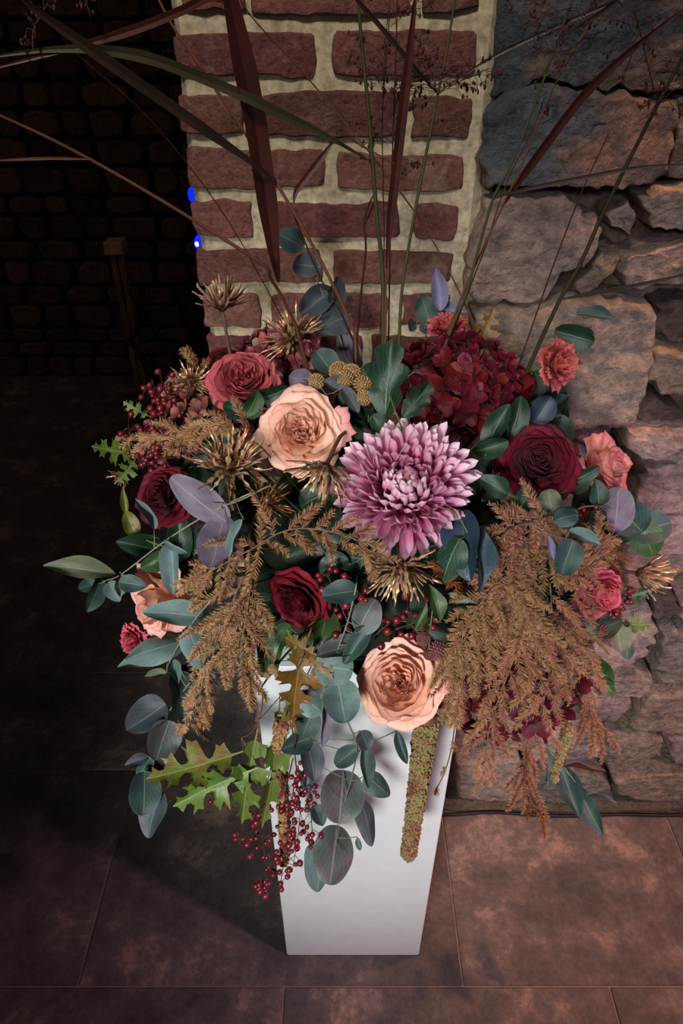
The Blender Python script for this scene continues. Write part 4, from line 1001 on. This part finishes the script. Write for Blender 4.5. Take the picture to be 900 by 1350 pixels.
OG = 'oak twigs in the arrangement'
def oak(label, stem, leaves, **kw): return sprig('oak_twig', label, 'oak leaves', stem, leaves, group=OG, smat=STEMB, **kw)
oak('oak twig with three bright green lobed leaves hanging over the floor', [(345, 905), (345, 935), (332, 965), (318, 972)],
    [(258, 1010, 'k', 128, 70, 196, OAKR, 15, 100), (285, 1035, 'k', 120, 62, 208, OAKG, 25, 270), (328, 1022, 'k', 118, 62, 262, OAKG, 15, 0), (362, 1000, 'k', 170, 44, 262, OAKG, 30, 0)], off=-0.06)
oak('bronze oak twig in front of the pedestal under the deep red rose', [(410, 830), (402, 850), (396, 868)],
    [(392, 896, 'k', 96, 74, 262, OAKB, 15, 0), (396, 852, 'k', 50, 34, 150, OAKB), (420, 878, 'k', 50, 36, 320, OAKB), (385, 945, 'k', 44, 26, 290, OAKB)], off=-0.055)
oak('small bronze oak leaf rising before the purple grey stone', [(620, 470), (632, 452)], [(640, 437, 'k', 64, 40, 72, OAKB, 15, 0)], off=0.03, r=1.2)
oak('small green oak leaves poking out over the dark room', [(210, 590), (175, 595), (155, 598)], [(150, 594, 'k', 60, 40, 170, OAKG, 15, 0), (168, 620, 'k', 40, 30, 230, OAKG), (180, 540, 'k', 40, 24, 150, OAKG)], off=0.0, r=1.2)
oak('small green oak leaves beside the pink carnation near the stone wall', [(790, 800), (815, 815), (828, 818)], [(838, 824, 'k', 40, 30, 350, OAKG), (835, 785, 'k', 48, 28, 20, LEAFM)], off=0.0, r=1.2)
oak('yellow green oak leaf under the deep red rose', [(395, 850), (390, 855)], [(385, 846, 'k', 40, 28, 120, OAKG)], off=-0.035, r=1.0)

# ------------------------------------------------------------------ gold thistles
def bract(seed, cv):
    mb = MB()
    def fn(u, v):
        w_ = 0.050*(1-v)**0.6*(0.5+1.0*math.sin(PI*min(1, v*0.8+0.15)))
        tooth = 1+0.7*math.sin(v*22+seed)*(v < .85)
        return (u*w_*tooth, 0.06*abs(u)+cv*v*v+0.05*math.sin(v*6+seed), v)
    mb.grid(2, 12, fn); return mb.mesh('bract')
BR_ = [bract(k*1.3, c) for k, c in enumerate((0.22, -0.18, 0.05, 0.35))]
def cone_mesh(seed):
    mb = MB(); rnd = random.Random(seed); mb.ball((0, 0, 0.16), 0.24, 12, 8, (1, 1, 1.15), 0.0)
    for i in range(150):
        c = 1-1.5*(i+.5)/150; s = math.sqrt(1-c*c); a = i*2.39996
        d = Vector((s*math.cos(a), s*math.sin(a), c)); b0 = Vector((0, 0, 0.16))+Vector((d.x*.22, d.y*.22, d.z*.26))
        mb.spike(b0, b0+d*rnd.uniform(.10, .18)+Vector((rnd.uniform(-.03, .03), rnd.uniform(-.03, .03), 0.03)), 0.016)
    return mb.mesh('flower_cone', False)
CN = [cone_mesh(1), cone_mesh(2)]
def thistle(px, py, rpx, label, tilt, tdir, off=-0.03, nb=26, spread=(40, 100), seed=0, mat=None, cone=1.0, Y=None, stem=True):
    P = on_y(px, py, Y) if Y else on_dome(px, py, off); R = rpx*m_per_px(P); rnd = random.Random(seed+px)
    Mw = frame(P, 0, tilt, tdir); z = Mw.to_3x3().col[2]; Mw.translation = P - z*R*0.15
    t = thing('thistle', label, 'thistle', Mw, 'gold thistles in the arrangement')
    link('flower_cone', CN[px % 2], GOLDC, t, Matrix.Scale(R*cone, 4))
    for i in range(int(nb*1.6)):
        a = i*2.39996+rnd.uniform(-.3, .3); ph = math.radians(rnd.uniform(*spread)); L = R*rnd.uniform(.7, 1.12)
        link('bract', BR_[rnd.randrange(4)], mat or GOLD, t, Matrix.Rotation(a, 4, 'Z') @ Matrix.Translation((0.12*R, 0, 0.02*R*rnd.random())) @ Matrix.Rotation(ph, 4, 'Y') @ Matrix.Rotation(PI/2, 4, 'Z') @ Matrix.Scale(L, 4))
    add_stem(t, Mw, Mw.translation, 0.002, STEMB)
    return t
thistle(292, 400, 40, 'gold thistle standing tall before the brick pier', 78, 88, 0, 30, (20, 75), 1, Y=0.78)
thistle(383, 440, 42, 'gold thistle above the faded mauve hydrangea', 55, 120, -0.02, 30, (30, 110), 2)
thistle(252, 503, 30, 'small gold thistle over the blush carnation', 50, 100, -0.03, 26, (40, 110), 3)
thistle(303, 612, 52, 'wide spiny gold thistle above the purple eucalyptus leaf', 40, 85, -0.05, 34, (20, 95), 4)
thistle(428, 620, 46, 'gold thistle hanging between the peach rose and chrysanthemum', 62, 255, -0.05, 34, (15, 80), 5)
thistle(530, 752, 48, 'gold thistle drooping below the chrysanthemum', 60, 275, -0.05, 38, (15, 85), 6)
thistle(352, 660, 34, 'dark gold thistle seen from its side near the golden fern', 50, 40, -0.02, 22, (30, 95), 7, mat=GOLDC)
thistle(846, 757, 40, 'copper gold thistle reaching toward the stone wall', 76, 345, -0.02, 26, (5, 50), 8, mat=GOLD, cone=0.6)
thistle(158, 628, 18, 'tiny gold thistle at the edge of the burgundy rose', 60, 230, -0.01, 12, (20, 80), 9)

# ------------------------------------------------------------------ dried fern sprays
def needle_frond(p0, d0, L, seed, nl, droop):
    """a narrow bottle brush frond bending under its weight; returns verts in world space"""
    rnd = random.Random(seed); mb = MB(); pts = [p0.copy()]; d = d0.normalized(); n = 12
    wob = Vector((rnd.uniform(-1, 1), rnd.uniform(-1, 1), rnd.uniform(-1, 1)))*0.55
    for i in range(n):
        d = (d + Vector((0, -0.02, -droop/n)) + wob/n).normalized(); pts.append(pts[-1]+d*L/n)
    mb.tube([p-p0 for p in pts], [0.00045*(1-.6*i/n) for i in range(n+1)], 4)
    cnt = int(L/0.00034)
    for i in range(cnt):
        f = (i+.5)/cnt; s = f*n; k = min(n-1, int(s)); p = pts[k].lerp(pts[k+1], s-k); t = (pts[k+1]-pts[k]).normalized()
        a = t.orthogonal().normalized(); b = t.cross(a); an = rnd.random()*2*PI
        side = a*math.cos(an)+b*math.sin(an)
        ln = nl*rnd.uniform(.65, 1.15)*min(1, 0.35+2.2*(1-f))*min(1, .5+3*f)
        mb.spike(p-p0, p-p0+(side*0.80+t*0.62)*ln, 0.00055)
    return mb
FG = 'dried fern sprays in the arrangement'
def fern(label, stem, n, L, droop=0.6, off=-0.045, mat=None, spread=(30, 70), seed=0, Y=None, nl=0.0082, both=True, t0=0.05):
    rnd = random.Random(seed+31)
    pos = lambda x, y: on_y(x, y, Y) if Y else on_dome(x, y, off)
    pts = [pos(x, y) for x, y in stem]; line = smooth_line(pts, 8); base = pts[0]
    t = thing('fern_spray', label, 'dried fern', base, FG)
    full = smooth_line([CORE.lerp(base, 0.2), base.lerp(CORE, 0.45)+ray(450, 675)*0.06, base.lerp(CORE, 0.12)+ray(450, 675)*0.04, base], 4)[:-1] + line
    mb = MB(); mb.tube([p-base for p in full], 0.0008, 5); link('stem', mb.mesh('stem'), STEMB, t)
    n = int(n*1.3)
    for i in range(n):
        f = t0+(1-t0)*(i+0.6)/n; s = f*(len(line)-1); k = min(len(line)-2, int(s)); p = line[k].lerp(line[k+1], s-k)
        tan = (line[k+1]-line[k]).normalized(); c = (EYE-p).normalized()
        side = tan.cross(c).normalized()*(1 if i % 2 else -1)
        a = math.radians(rnd.uniform(*spread))*(1-0.5*f)
        d = tan*math.cos(a)+side*math.sin(a)+c*rnd.uniform(-.3, .6)
        ln = L*m_per_px(p)*rnd.uniform(.7, 1.15)*(1-.35*f)
        fb = needle_frond(p, d, ln, seed*100+i, nl, droop*rnd.uniform(.4, 1.3))
        link('frond', fb.mesh('frond', False), mat or FERN, t, Matrix.Translation(p-base))
    return t
fern('golden fern spray arching over the dark leaves below the chrysanthemum', [(330, 725), (375, 700), (420, 698), (470, 712), (495, 738)], 15, 62, 0.35, -0.05, FERN, (40, 85), 1)
fern('golden fern spray beside the purple eucalyptus leaf', [(350, 715), (310, 735), (275, 755), (255, 770)], 14, 66, 0.6, -0.045, FERN, (30, 80), 2)
fern('tan fern spray hanging below the deep red rose toward the floor', [(320, 760), (300, 810), (282, 860), (262, 920), (250, 955)], 20, 72, 0.9, -0.05, FERN, (25, 65), 3)
fern('tan fern spray spilling past the corner of the pedestal', [(330, 770), (325, 810), (318, 860), (335, 905)], 17, 70, 0.9, -0.055, FERN, (25, 70), 4)
fern('short tan fern plumes around the berries over the dark room', [(270, 585), (235, 572), (205, 580), (172, 580)], 10, 56, 0.25, -0.02, FERN, (15, 55), 5)
fern('tan fern plume beneath the dusty pink rose', [(345, 590), (310, 565), (280, 560), (255, 565)], 9, 66, 0.2, -0.035, FERN, (10, 45), 6)
fern('tan fern tips rising beside the brick pier', [(265, 510), (258, 485), (250, 470)], 6, 34, -0.1, 0.0, FERN, (10, 40), 7)
fern('rust tan fern spray fanned out beneath the large burgundy rose', [(725, 695), (698, 712), (672, 735), (655, 770), (645, 805)], 16, 66, 0.75, -0.04, FERNR, (25, 75), 8)
fern('rust tan fern spray trailing beside the peach rose', [(690, 740), (665, 790), (640, 840), (612, 890), (595, 930)], 21, 82, 0.8, -0.05, FERN, (25, 70), 9)
fern('long tan fern spray hanging past the edge of the pedestal', [(700, 760), (690, 830), (665, 900), (645, 960), (638, 1020)], 20, 84, 0.9, -0.055, FERNR, (20, 62), 10)
fern('long rust fern spray hanging before the foot of the stone wall', [(725, 770), (728, 840), (720, 910), (700, 980), (690, 1030)], 21, 86, 0.9, -0.05, FERNR, (20, 60), 11)
fern('tan fern spray spreading toward the stone wall', [(735, 780), (755, 850), (770, 910), (782, 960)], 20, 80, 0.9, -0.04, FERNR, (20, 65), 12)
fern('tan fern spray beside the pink carnation', [(720, 760), (750, 750), (775, 730), (790, 710)], 14, 60, 0.5, -0.04, FERNR, (25, 70), 13)
fern('tan fern spray over the plum hydrangea', [(680, 770), (700, 820), (705, 870), (690, 920)], 14, 72, 0.9, -0.065, FERN, (30, 80), 14)
fern('rust fern spray spread under the rose leaves of the large burgundy rose', [(725, 680), (695, 688), (668, 700), (650, 725)], 12, 56, 0.6, -0.045, FERNR, (30, 85), 21)
fern('rust fern spray between the small round eucalyptus and the drooping blue leaf', [(765, 720), (725, 735), (690, 770), (665, 815)], 17, 70, 0.6, -0.055, FERN, (30, 85), 22)
fern('tan fern spray below the silvery eucalyptus', [(770, 740), (762, 790), (756, 840), (760, 880)], 12, 46, 0.7, -0.03, FERNR, (30, 80), 23)
fern('tan fern spray over the mauve button flowers', [(665, 760), (630, 800), (605, 850), (590, 880)], 16, 60, 0.7, -0.05, FERN, (30, 80), 24)
fern('rusty orange fern tail drooping over the floor tiles', [(688, 960), (692, 1010), (698, 1050), (715, 1082)], 5, 40, 0.9, -0.045, RUST, (5, 25), 15)
fern('rusty orange plume above the pink carnation', [(770, 690), (785, 705), (800, 735), (808, 760)], 10, 44, 0.5, -0.02, RUST, (20, 70), 16)
fern('thin fern wisp hanging in front of the pedestal edge', [(600, 950), (594, 990), (585, 1020), (572, 1045)], 3, 26, 0.6, -0.055, FERN, (5, 20), 17)
fern('rusty plume beside the drooping blue leaf', [(555, 738), (575, 745), (590, 757), (602, 775)], 5, 26, 0.5, -0.05, RUST, (10, 40), 18)

# ------------------------------------------------------------------ berries
mb = MB(); mb.ball((0, 0, 0), 1.0, 8, 6); 
for k in range(4): mb.spike((0.25*math.cos(k*1.57), 0.25*math.sin(k*1.57), 0.9), (0.45*math.cos(k*1.57), 0.45*math.sin(k*1.57), 1.25), 0.12)
BERR = mb.mesh('berry')
def berries(label, stems, n, spread, rb, seed, off=-0.03, Y=None, hang=0.0, lab=None):
    rnd = random.Random(seed); pos = lambda x, y: on_y(x, y, Y) if Y else on_dome(x, y, off)
    base = pos(*stems[0][0]); t = thing('berry_spray', label, 'berries', base, 'berry sprays in the arrangement')
    mb = MB(); mb.tube([CORE.lerp(base, 0.3)-base, Vector()], 0.0009, 4)
    for st in stems:
        line = smooth_line([pos(x, y) for x, y in st], 5)
        mb.tube([p-base for p in line], [0.0011*(1-.5*i/(len(line)-1)) for i in range(len(line))], 4)
        for i in range(n):
            f = 0.25+0.75*rnd.random()
            p = line[min(len(line)-1, int(f*(len(line)-1)))]; k = m_per_px(p)
            q = p+(RIGHT*rnd.uniform(-1, 1)+UP*rnd.uniform(-1, 1)-FWD*rnd.uniform(-.5, .8))*spread*k*rnd.uniform(.3, 1) + Vector((0, 0, -hang*spread*k))
            mid = (p+q)/2+Vector((0, 0, 0.004))
            mb.tube([p-base, mid-base, q-base], 0.0005, 3, False)
            r = rb*k*rnd.uniform(.7, 1.2)
            link('berry', BERR, BERRY, t, Matrix.Translation(q-base) @ (q-mid).to_track_quat('Z', 'Y').to_matrix().to_4x4() @ Matrix.Scale(r, 4))
    link('twigs', mb.mesh('twigs'), TWIG, t); return t
berries('burgundy berry spray hanging in front of the pedestal corner', [[(385, 960), (392, 1030), (395, 1080), (385, 1150)], [(392, 1010), (408, 1060), (412, 1110)], [(388, 1030), (378, 1110), (368, 1175)], [(386, 1000), (375, 1060), (388, 1110)]], 24, 22, 4.0, 1, Y=0.47)
berries('burgundy berry spray hanging over the dark floor under the oak leaves', [[(368, 960), (350, 1040), (330, 1100), (312, 1120)], [(350, 1040), (300, 1050), (285, 1060)], [(360, 1010), (348, 1090), (345, 1120)], [(345, 1100), (350, 1150), (345, 1180)]], 17, 18, 4.0, 2, Y=0.49)
berries('burgundy berry cluster over the dark room beside the blush carnation', [[(240, 590), (215, 550), (200, 500)], [(235, 590), (195, 570), (165, 565)], [(230, 590), (200, 600), (180, 610)], [(235, 580), (225, 540), (210, 490)]], 22, 22, 4.4, 3, off=-0.035)
berries('red berry spray between the drooping gold thistle and the peach rose', [[(470, 850), (450, 800), (430, 755)], [(480, 850), (520, 815), (540, 800)], [(480, 850), (475, 790), (470, 770)], [(520, 830), (560, 815), (580, 800)]], 12, 24, 5.0, 4, off=-0.03)
berries('dark berry cluster beside the pink carnation near the stone wall', [[(790, 800), (815, 795), (824, 770)], [(790, 800), (810, 805), (820, 800)]], 18, 14, 4.0, 5, off=-0.02)
berries('dark red berries under the silvery eucalyptus', [[(760, 720), (768, 690), (775, 670)]], 16, 18, 3.6, 6, off=-0.015)

# ------------------------------------------------------------------ button flowers
def button_mesh(seed):
    mb = MB(); mb.ball((0, 0, 0), 0.85, 12, 8, uvv=0.1)
    for i in range(110):
        c = 1-2*(i+.5)/110; s = math.sqrt(1-c*c); a = i*2.39996; d = Vector((s*math.cos(a), s*math.sin(a), c))
        mb.ball(d*0.9, 0.13, 5, 4, uvv=0.3+0.7*((i*37) % 11)/11)
    return mb.mesh('flower_head')
BUT = button_mesh(1)
def button(label, heads, mat, off=-0.03):
    base = on_dome(*heads[0][:2], off+0.04); t = thing('button_flower', label, 'dried flower', base, 'button flowers in the arrangement')
    mb = MB(); mb.tube([CORE.lerp(base, 0.4)-base, Vector()], 0.0013, 5)
    for x, y, r in heads:
        p = on_dome(x, y, off); link('flower_head', BUT, mat, t, Matrix.Translation(p-base) @ Matrix.Rotation(x, 4, 'X') @ Matrix.Scale(r*m_per_px(p), 4))
        mb.tube([Vector(), (p-base)*0.5+Vector((0, 0, 0.004)), p-base], 0.001, 5)
    link('stem', mb.mesh('stem'), STEMB, t)
button('tan button flowers clustered between the eucalyptus and the lobed leaf', [(447, 490, 14), (463, 492, 13), (455, 500, 12), (478, 508, 13), (480, 524, 11), (417, 503, 11)], BUTTON, -0.02)
button('mauve button flowers beside the lowest peach rose', [(558, 842, 10), (577, 858, 14), (566, 862, 9)], BUTTONM, -0.045)
button('brown mauve button flowers under the pink carnation', [(790, 832, 11), (776, 840, 9), (800, 840, 8)], BUTTONM, -0.02)
button('tiny tan button flowers at the corner of the pedestal', [(360, 882, 7), (367, 890, 6), (352, 890, 5)], BUTTON, -0.05)

# ------------------------------------------------------------------ hanging amaranth
def amaranth(label, path, rpx, mat, Y, seed, nblob, lump):
    rnd = random.Random(seed); pts = [on_y(x, y, Y) for x, y in path]; line = smooth_line(pts, 8); base = pts[0]
    t = thing('amaranth', label, 'amaranth', base, 'hanging amaranth tassels')
    mb = MB(); nl_ = len(line); k = m_per_px(base); mb2 = MB()
    rad = [k*(rpx[0]+(rpx[1]-rpx[0])*i/(nl_-1))*(1+lump*math.sin(i*1.7+seed)) for i in range(nl_)]
    rad[-1] *= 0.55
    mb.tube([p-base for p in line], [r*0.86 for r in rad], 12)
    for i in range(nblob):
        s = rnd.random()*(nl_-1); j = min(nl_-2, int(s)); p = line[j].lerp(line[j+1], s-j); r = rad[j]+(rad[j+1]-rad[j])*(s-j)
        tn = (line[j+1]-line[j]).normalized(); a = tn.orthogonal().normalized(); b = tn.cross(a); an = rnd.random()*2*PI
        d = a*math.cos(an)+b*math.sin(an)
        mb.ball(p-base+d*r*rnd.uniform(.82, 1.02), k*rnd.uniform(1.2, 3.0), 5, 4)
    for i in range(60):
        q = line[-1]-base; d = Vector((rnd.gauss(0, 1), rnd.gauss(0, 1), rnd.gauss(0, 1)-.6)).normalized()
        mb.ball(q+d*rad[-1]*1.2, k*rnd.uniform(1., 2.), 5, 4)
    ta = link('tassel', mb.mesh('tassel'), mat, t); ta['kind'] = 'stuff'
    mb = MB(); mb.tube([CORE.lerp(base, 0.3)-base, (base.lerp(CORE, .3)-base)+Vector((0, 0, .05)), Vector()], 0.002, 6); link('stem', mb.mesh('stem'), STEMG, t)
    return t
AM = petal_mat('amaranth_green', [(0.0, (82, 80, 44)), (0.5, (132, 122, 72)), (1.0, (146, 112, 84))], 0.8, 0.1, 0.2, 0.0, blotch=(120, 64, 50), thin=0.0)
AM2 = petal_mat('amaranth_brown', [(0.0, (110, 70, 46)), (0.5, (150, 116, 72)), (1.0, (168, 132, 92))], 0.8, 0.1, 0.2, 0.0, blotch=(112, 40, 44), thin=0.0)
amaranth('thick olive green amaranth tassel hanging before the white pedestal', [(562, 945), (558, 980), (552, 1030), (545, 1080), (538, 1130)], (17, 12), AM, 0.49, 1, 2600, 0.03)
amaranth('thin knobbly brown amaranth tassel at the corner of the pedestal', [(372, 950), (368, 985), (371, 1030), (374, 1080), (375, 1138)], (9, 8), AM2, 0.485, 2, 1300, 0.18)
amaranth('small green amaranth tip between the fern and the eucalyptus tip', [(748, 955), (742, 985), (734, 1010), (730, 1030)], (7, 4), AM, 0.60, 3, 420, 0.22)

# ------------------------------------------------------------------ grasses
def ribbon(mb, pts, widths, fold=0.35, base=Vector()):
    n = len(pts); vs = []; fs = []; uv = []
    for i, p in enumerate(pts):
        t = (pts[min(i+1, n-1)]-pts[max(i-1, 0)]).normalized()
        c = (EYE-p-base).normalized(); c = (c+Vector((0.25, 0, 0.2))).normalized()
        s = t.cross(c).normalized(); nn = s.cross(t).normalized(); w_ = widths[i]
        for u, zf in ((-1, fold), (-.08, 0.06), (0, 0), (.08, 0.06), (1, fold)):
            vs.append(p+s*u*w_/2+nn*zf*w_/2); uv.append(((u+1)/2, i/(n-1)))
    for i in range(n-1):
        for j in range(4):
            a = i*5+j; fs.append((a, a+1, a+6, a+5))
    mb.add(vs, fs, uv)
def line3(path, Y0, Y1, n=7):
    m = len(path)-1
    return smooth_line([on_y(x, y, Y0+(Y1-Y0)*i/m) for i, (x, y) in enumerate(path)], n)
def grass(label, culm, culm_w, cm, Y, blades=(), panicle=None, name='grass_stem', seed=0):
    """culm from the bouquet upward; blades: (path from node outwards, max width px, material, Y at node, Y at tip)"""
    cl = line3(culm, Y[0], Y[1]); base = cl[0]
    t = thing(name, label, 'grass', base, 'tall grasses in the arrangement')
    mb = MB(); k = m_per_px(base); full = [CORE.lerp(base, .4)]+cl
    mb.tube([p-base for p in full], [culm_w*0.5*k*(1-.45*i/(len(full)-1)) for i in range(len(full))], 6)
    link('culm', mb.mesh('culm'), cm, t)
    for path, wpx, bm, y0, y1 in blades:
        ln = line3(path, y0, y1); m = len(ln)-1; mb = MB(); kk = m_per_px(ln[0])
        ribbon(mb, [p-base for p in ln], [max(0.0012, wpx*kk*min(1, 0.12+(i/m)*3.0)*min(1, 0.1+(1-i/m)*2.6)) for i in range(m+1)], base=base)
        link('blade', mb.mesh('blade'), bm, t)
    if panicle:
        for pi, (axis, spread, nbr, up) in enumerate(panicle):
            rnd = random.Random(seed+pi); ax = line3(axis, Y[1], Y[1]-0.02); mb = MB(); sd = MB()
            mb.tube([p-base for p in ax], 0.00055, 4)
            for i in range(nbr):
                p = ax[rnd.randrange(len(ax))]; kk = m_per_px(p)
                ang = rnd.uniform(0, 2*PI); d = (RIGHT*math.cos(ang)+UP*(abs(math.sin(ang))*up+(1-up)*math.sin(ang))+FWD*rnd.uniform(-.6, .3)).normalized()
                L = spread*kk*rnd.uniform(.35, 1.0); q = p+d*L+Vector((0, 0, -0.2*L*rnd.random()))
                mb.tube([p-base, (p+q)/2-base+Vector((0, 0, .004)), q-base], 0.0003, 3, False)
                for j in range(rnd.randint(2, 4)):
                    s0 = p.lerp(q, rnd.uniform(.5, 1.0)); d2 = (d+Vector((rnd.uniform(-.6, .6), rnd.uniform(-.6, .6), rnd.uniform(-.8, .4)))).normalized()
                    e = s0+d2*kk*rnd.uniform(4, 10)
                    sd.ball(e-base, kk*rnd.uniform(1.1, 1.9), 5, 4, (1, 1, 1.9)); mb.tube([s0-base, e-base], 0.00025, 3, False)
            pn = link('panicle', mb.mesh('panicle'), SEED, t)
            so = link('seeds', sd.mesh('seeds'), SEED, pn); so['kind'] = 'stuff'
    return t
grass('grass stem with a broad dark red upright blade before the brick pier', [(390, 430), (372, 392), (356, 366), (345, 348), (250, 287), (180, 245), (118, 210), (60, 180), (-10, 148)], 5, GRASS_T, (0.74, 0.62),
      [([(367, 372), (360, 330), (348, 245), (335, 160), (318, 75), (300, -15), (292, -60)], 25, GRASS_R, 0.74, 0.66), ([(118, 210), (60, 209), (-15, 212)], 3.5, GRASS_T, 0.645, 0.60)])
grass('grass stem with a long dark blade crossing over to the dark room', [(468, 440), (440, 378), (400, 302), (362, 238), (318, 168), (262, 85), (225, 30), (200, -20)], 5, GRASS_T, (0.72, 0.72),
      [([(362, 238), (325, 210), (270, 172), (220, 137), (160, 95), (100, 52), (40, 8), (-10, -40)], 13, GRASS_D, 0.715, 0.56)])
grass('grass stem with a long olive arching blade and a curled red leaf', [(505, 455), (504, 360), (497, 290), (491, 215), (485, 140), (477, 60), (470, -20)], 6, GRASS_G, (0.74, 0.74),
      [([(490, 214), (440, 185), (380, 155), (305, 120), (240, 93), (190, 76), (130, 66), (60, 66), (-15, 76)], 12, GRASS_O, 0.735, 0.60), ([(440, 185), (425, 206), (405, 232), (390, 253), (387, 270)], 9, GRASS_R, 0.72, 0.71),
       ([(440, 184), (462, 184), (478, 193), (520, 216)], 3, GRASS_R, 0.72, 0.70)])
grass('grass stem with a dark slanting blade and a fine seed head before the bricks', [(526, 450), (530, 380), (543, 300), (560, 210), (577, 124), (590, 60), (602, -20)], 4.5, GRASS_G, (0.75, 0.76),
      [([(577, 124), (545, 88), (505, 40), (470, 0), (455, -20)], 6, GRASS_D, 0.755, 0.70), ([(577, 122), (650, 75), (745, 30), (822, -2), (850, -15)], 4.5, GRASS_D, 0.755, 0.74)],
      [([(577, 122), (560, 105), (530, 115)], 70, 22, 0.6), ([(577, 124), (610, 105), (632, 98)], 45, 18, 0.5)], seed=5)
grass('broad rust red upright grass blade before the brick pier', [(508, 450), (508, 400), (509, 355)], 3.5, GRASS_T, (0.73, 0.73),
      [([(509, 354), (513, 300), (522, 220), (531, 140), (541, 55), (549, -25)], 12, GRASS_R, 0.73, 0.70)])
grass('hair thin flowering grass before the bricks', [(512, 450), (514, 330), (517, 210), (521, 100), (524, -15)], 2.2, SEED, (0.77, 0.78), (),
      [([(517, 190), (520, 110), (523, 20)], 62, 28, 0.8), ([(515, 240), (518, 180)], 60, 10, 0.8)], seed=11)
grass('wavy hair thin grass with drooping seeds before the bricks', [(500, 450), (506, 330), (505, 250), (504, 150), (512, 40), (514, -15)], 1.8, SEED, (0.79, 0.80), (),
      [([(504, 170), (506, 90), (512, 10)], 66, 20, 0.7)], seed=17)
grass('grass stem with a long dark blade reaching over the stone wall', [(598, 425), (615, 385), (630, 330), (650, 262), (672, 220), (700, 150), (735, 53), (760, -15)], 4, GRASS_G, (0.76, 0.74),
      [([(650, 262), (690, 250), (770, 234), (850, 220), (930, 216)], 5, GRASS_D, 0.75, 0.68), ([(735, 53), (775, 28), (815, 0), (850, -25)], 5, GRASS_D, 0.742, 0.70)],
      [([(752, 10), (720, 20), (690, 40)], 55, 12, 0.2)], seed=23)
grass('grass stem with a broad dark red blade before the stone wall', [(590, 440), (612, 382), (640, 320), (664, 268), (690, 212), (715, 150), (745, 85), (808, -15)], 3, GRASS_T, (0.77, 0.75),
      [([(664, 270), (685, 238), (720, 190), (770, 125), (830, 68), (910, 5)], 10, GRASS_R, 0.755, 0.66)],
      [([(790, 10), (760, 60), (715, 70)], 60, 12, 0.1), ([(800, -5), (840, 25), (830, 80)], 50, 12, 0.1)], seed=29)
grass('thick grass stem with a dark side blade before the stone wall', [(690, 500), (712, 450), (738, 395), (766, 345), (795, 280), (832, 205), (868, 135), (905, 65), (930, 20)], 5.5, GRASS_O, (0.74, 0.68),
      [([(738, 395), (780, 387), (830, 378), (930, 356)], 6, GRASS_D, 0.725, 0.68)],
      [([(866, 138), (850, 70), (835, 10)], 40, 14, 0.4), ([(862, 140), (890, 118), (915, 108)], 40, 10, 0.2)], seed=31)
grass('thin bare grass stem before the pinkish stone', [(684, 480), (702, 428), (732, 342), (768, 250), (802, 176)], 2.4, GRASS_D, (0.78, 0.80))
grass('short thin grass stem tipped with a seed before the stone wall', [(640, 325), (668, 240), (700, 175), (717, 131)], 1.8, SEED, (0.79, 0.81), (), [([(710, 150), (717, 131)], 8, 3, 0.9)], seed=37)
grass('twisted dark dry grass before the brick pier', [(470, 450), (476, 385), (482, 330), (480, 295), (486, 270), (494, 255)], 3.4, GRASS_R, (0.77, 0.77), [([(482, 295), (490, 275), (496, 262)], 3, GRASS_R, 0.77, 0.76)])
grass('thin dark grass stem beside the upright round leaved eucalyptus', [(466, 450), (448, 410), (425, 372), (400, 315), (388, 285)], 3, GRASS_D, (0.78, 0.78))
grass('dark purple red blade slanting over the dark room', [(640, 460), (560, 300), (420, 120), (330, 20), (300, -40)], 2.0, GRASS_T, (0.80, 0.72),
      [([(330, 20), (280, -2), (240, 14), (180, 38), (100, 62), (-15, 92)], 10, GRASS_R, 0.735, 0.60)])
grass('thin seeded grass leaning over the dark room', [(372, 420), (300, 290), (200, 160), (90, 60), (50, -10)], 1.6, SEED, (0.78, 0.62), (), [([(60, 10), (44, 40), (44, 66)], 22, 9, 0.0), ([(115, 0), (112, 8)], 14, 4, 0)], seed=41)
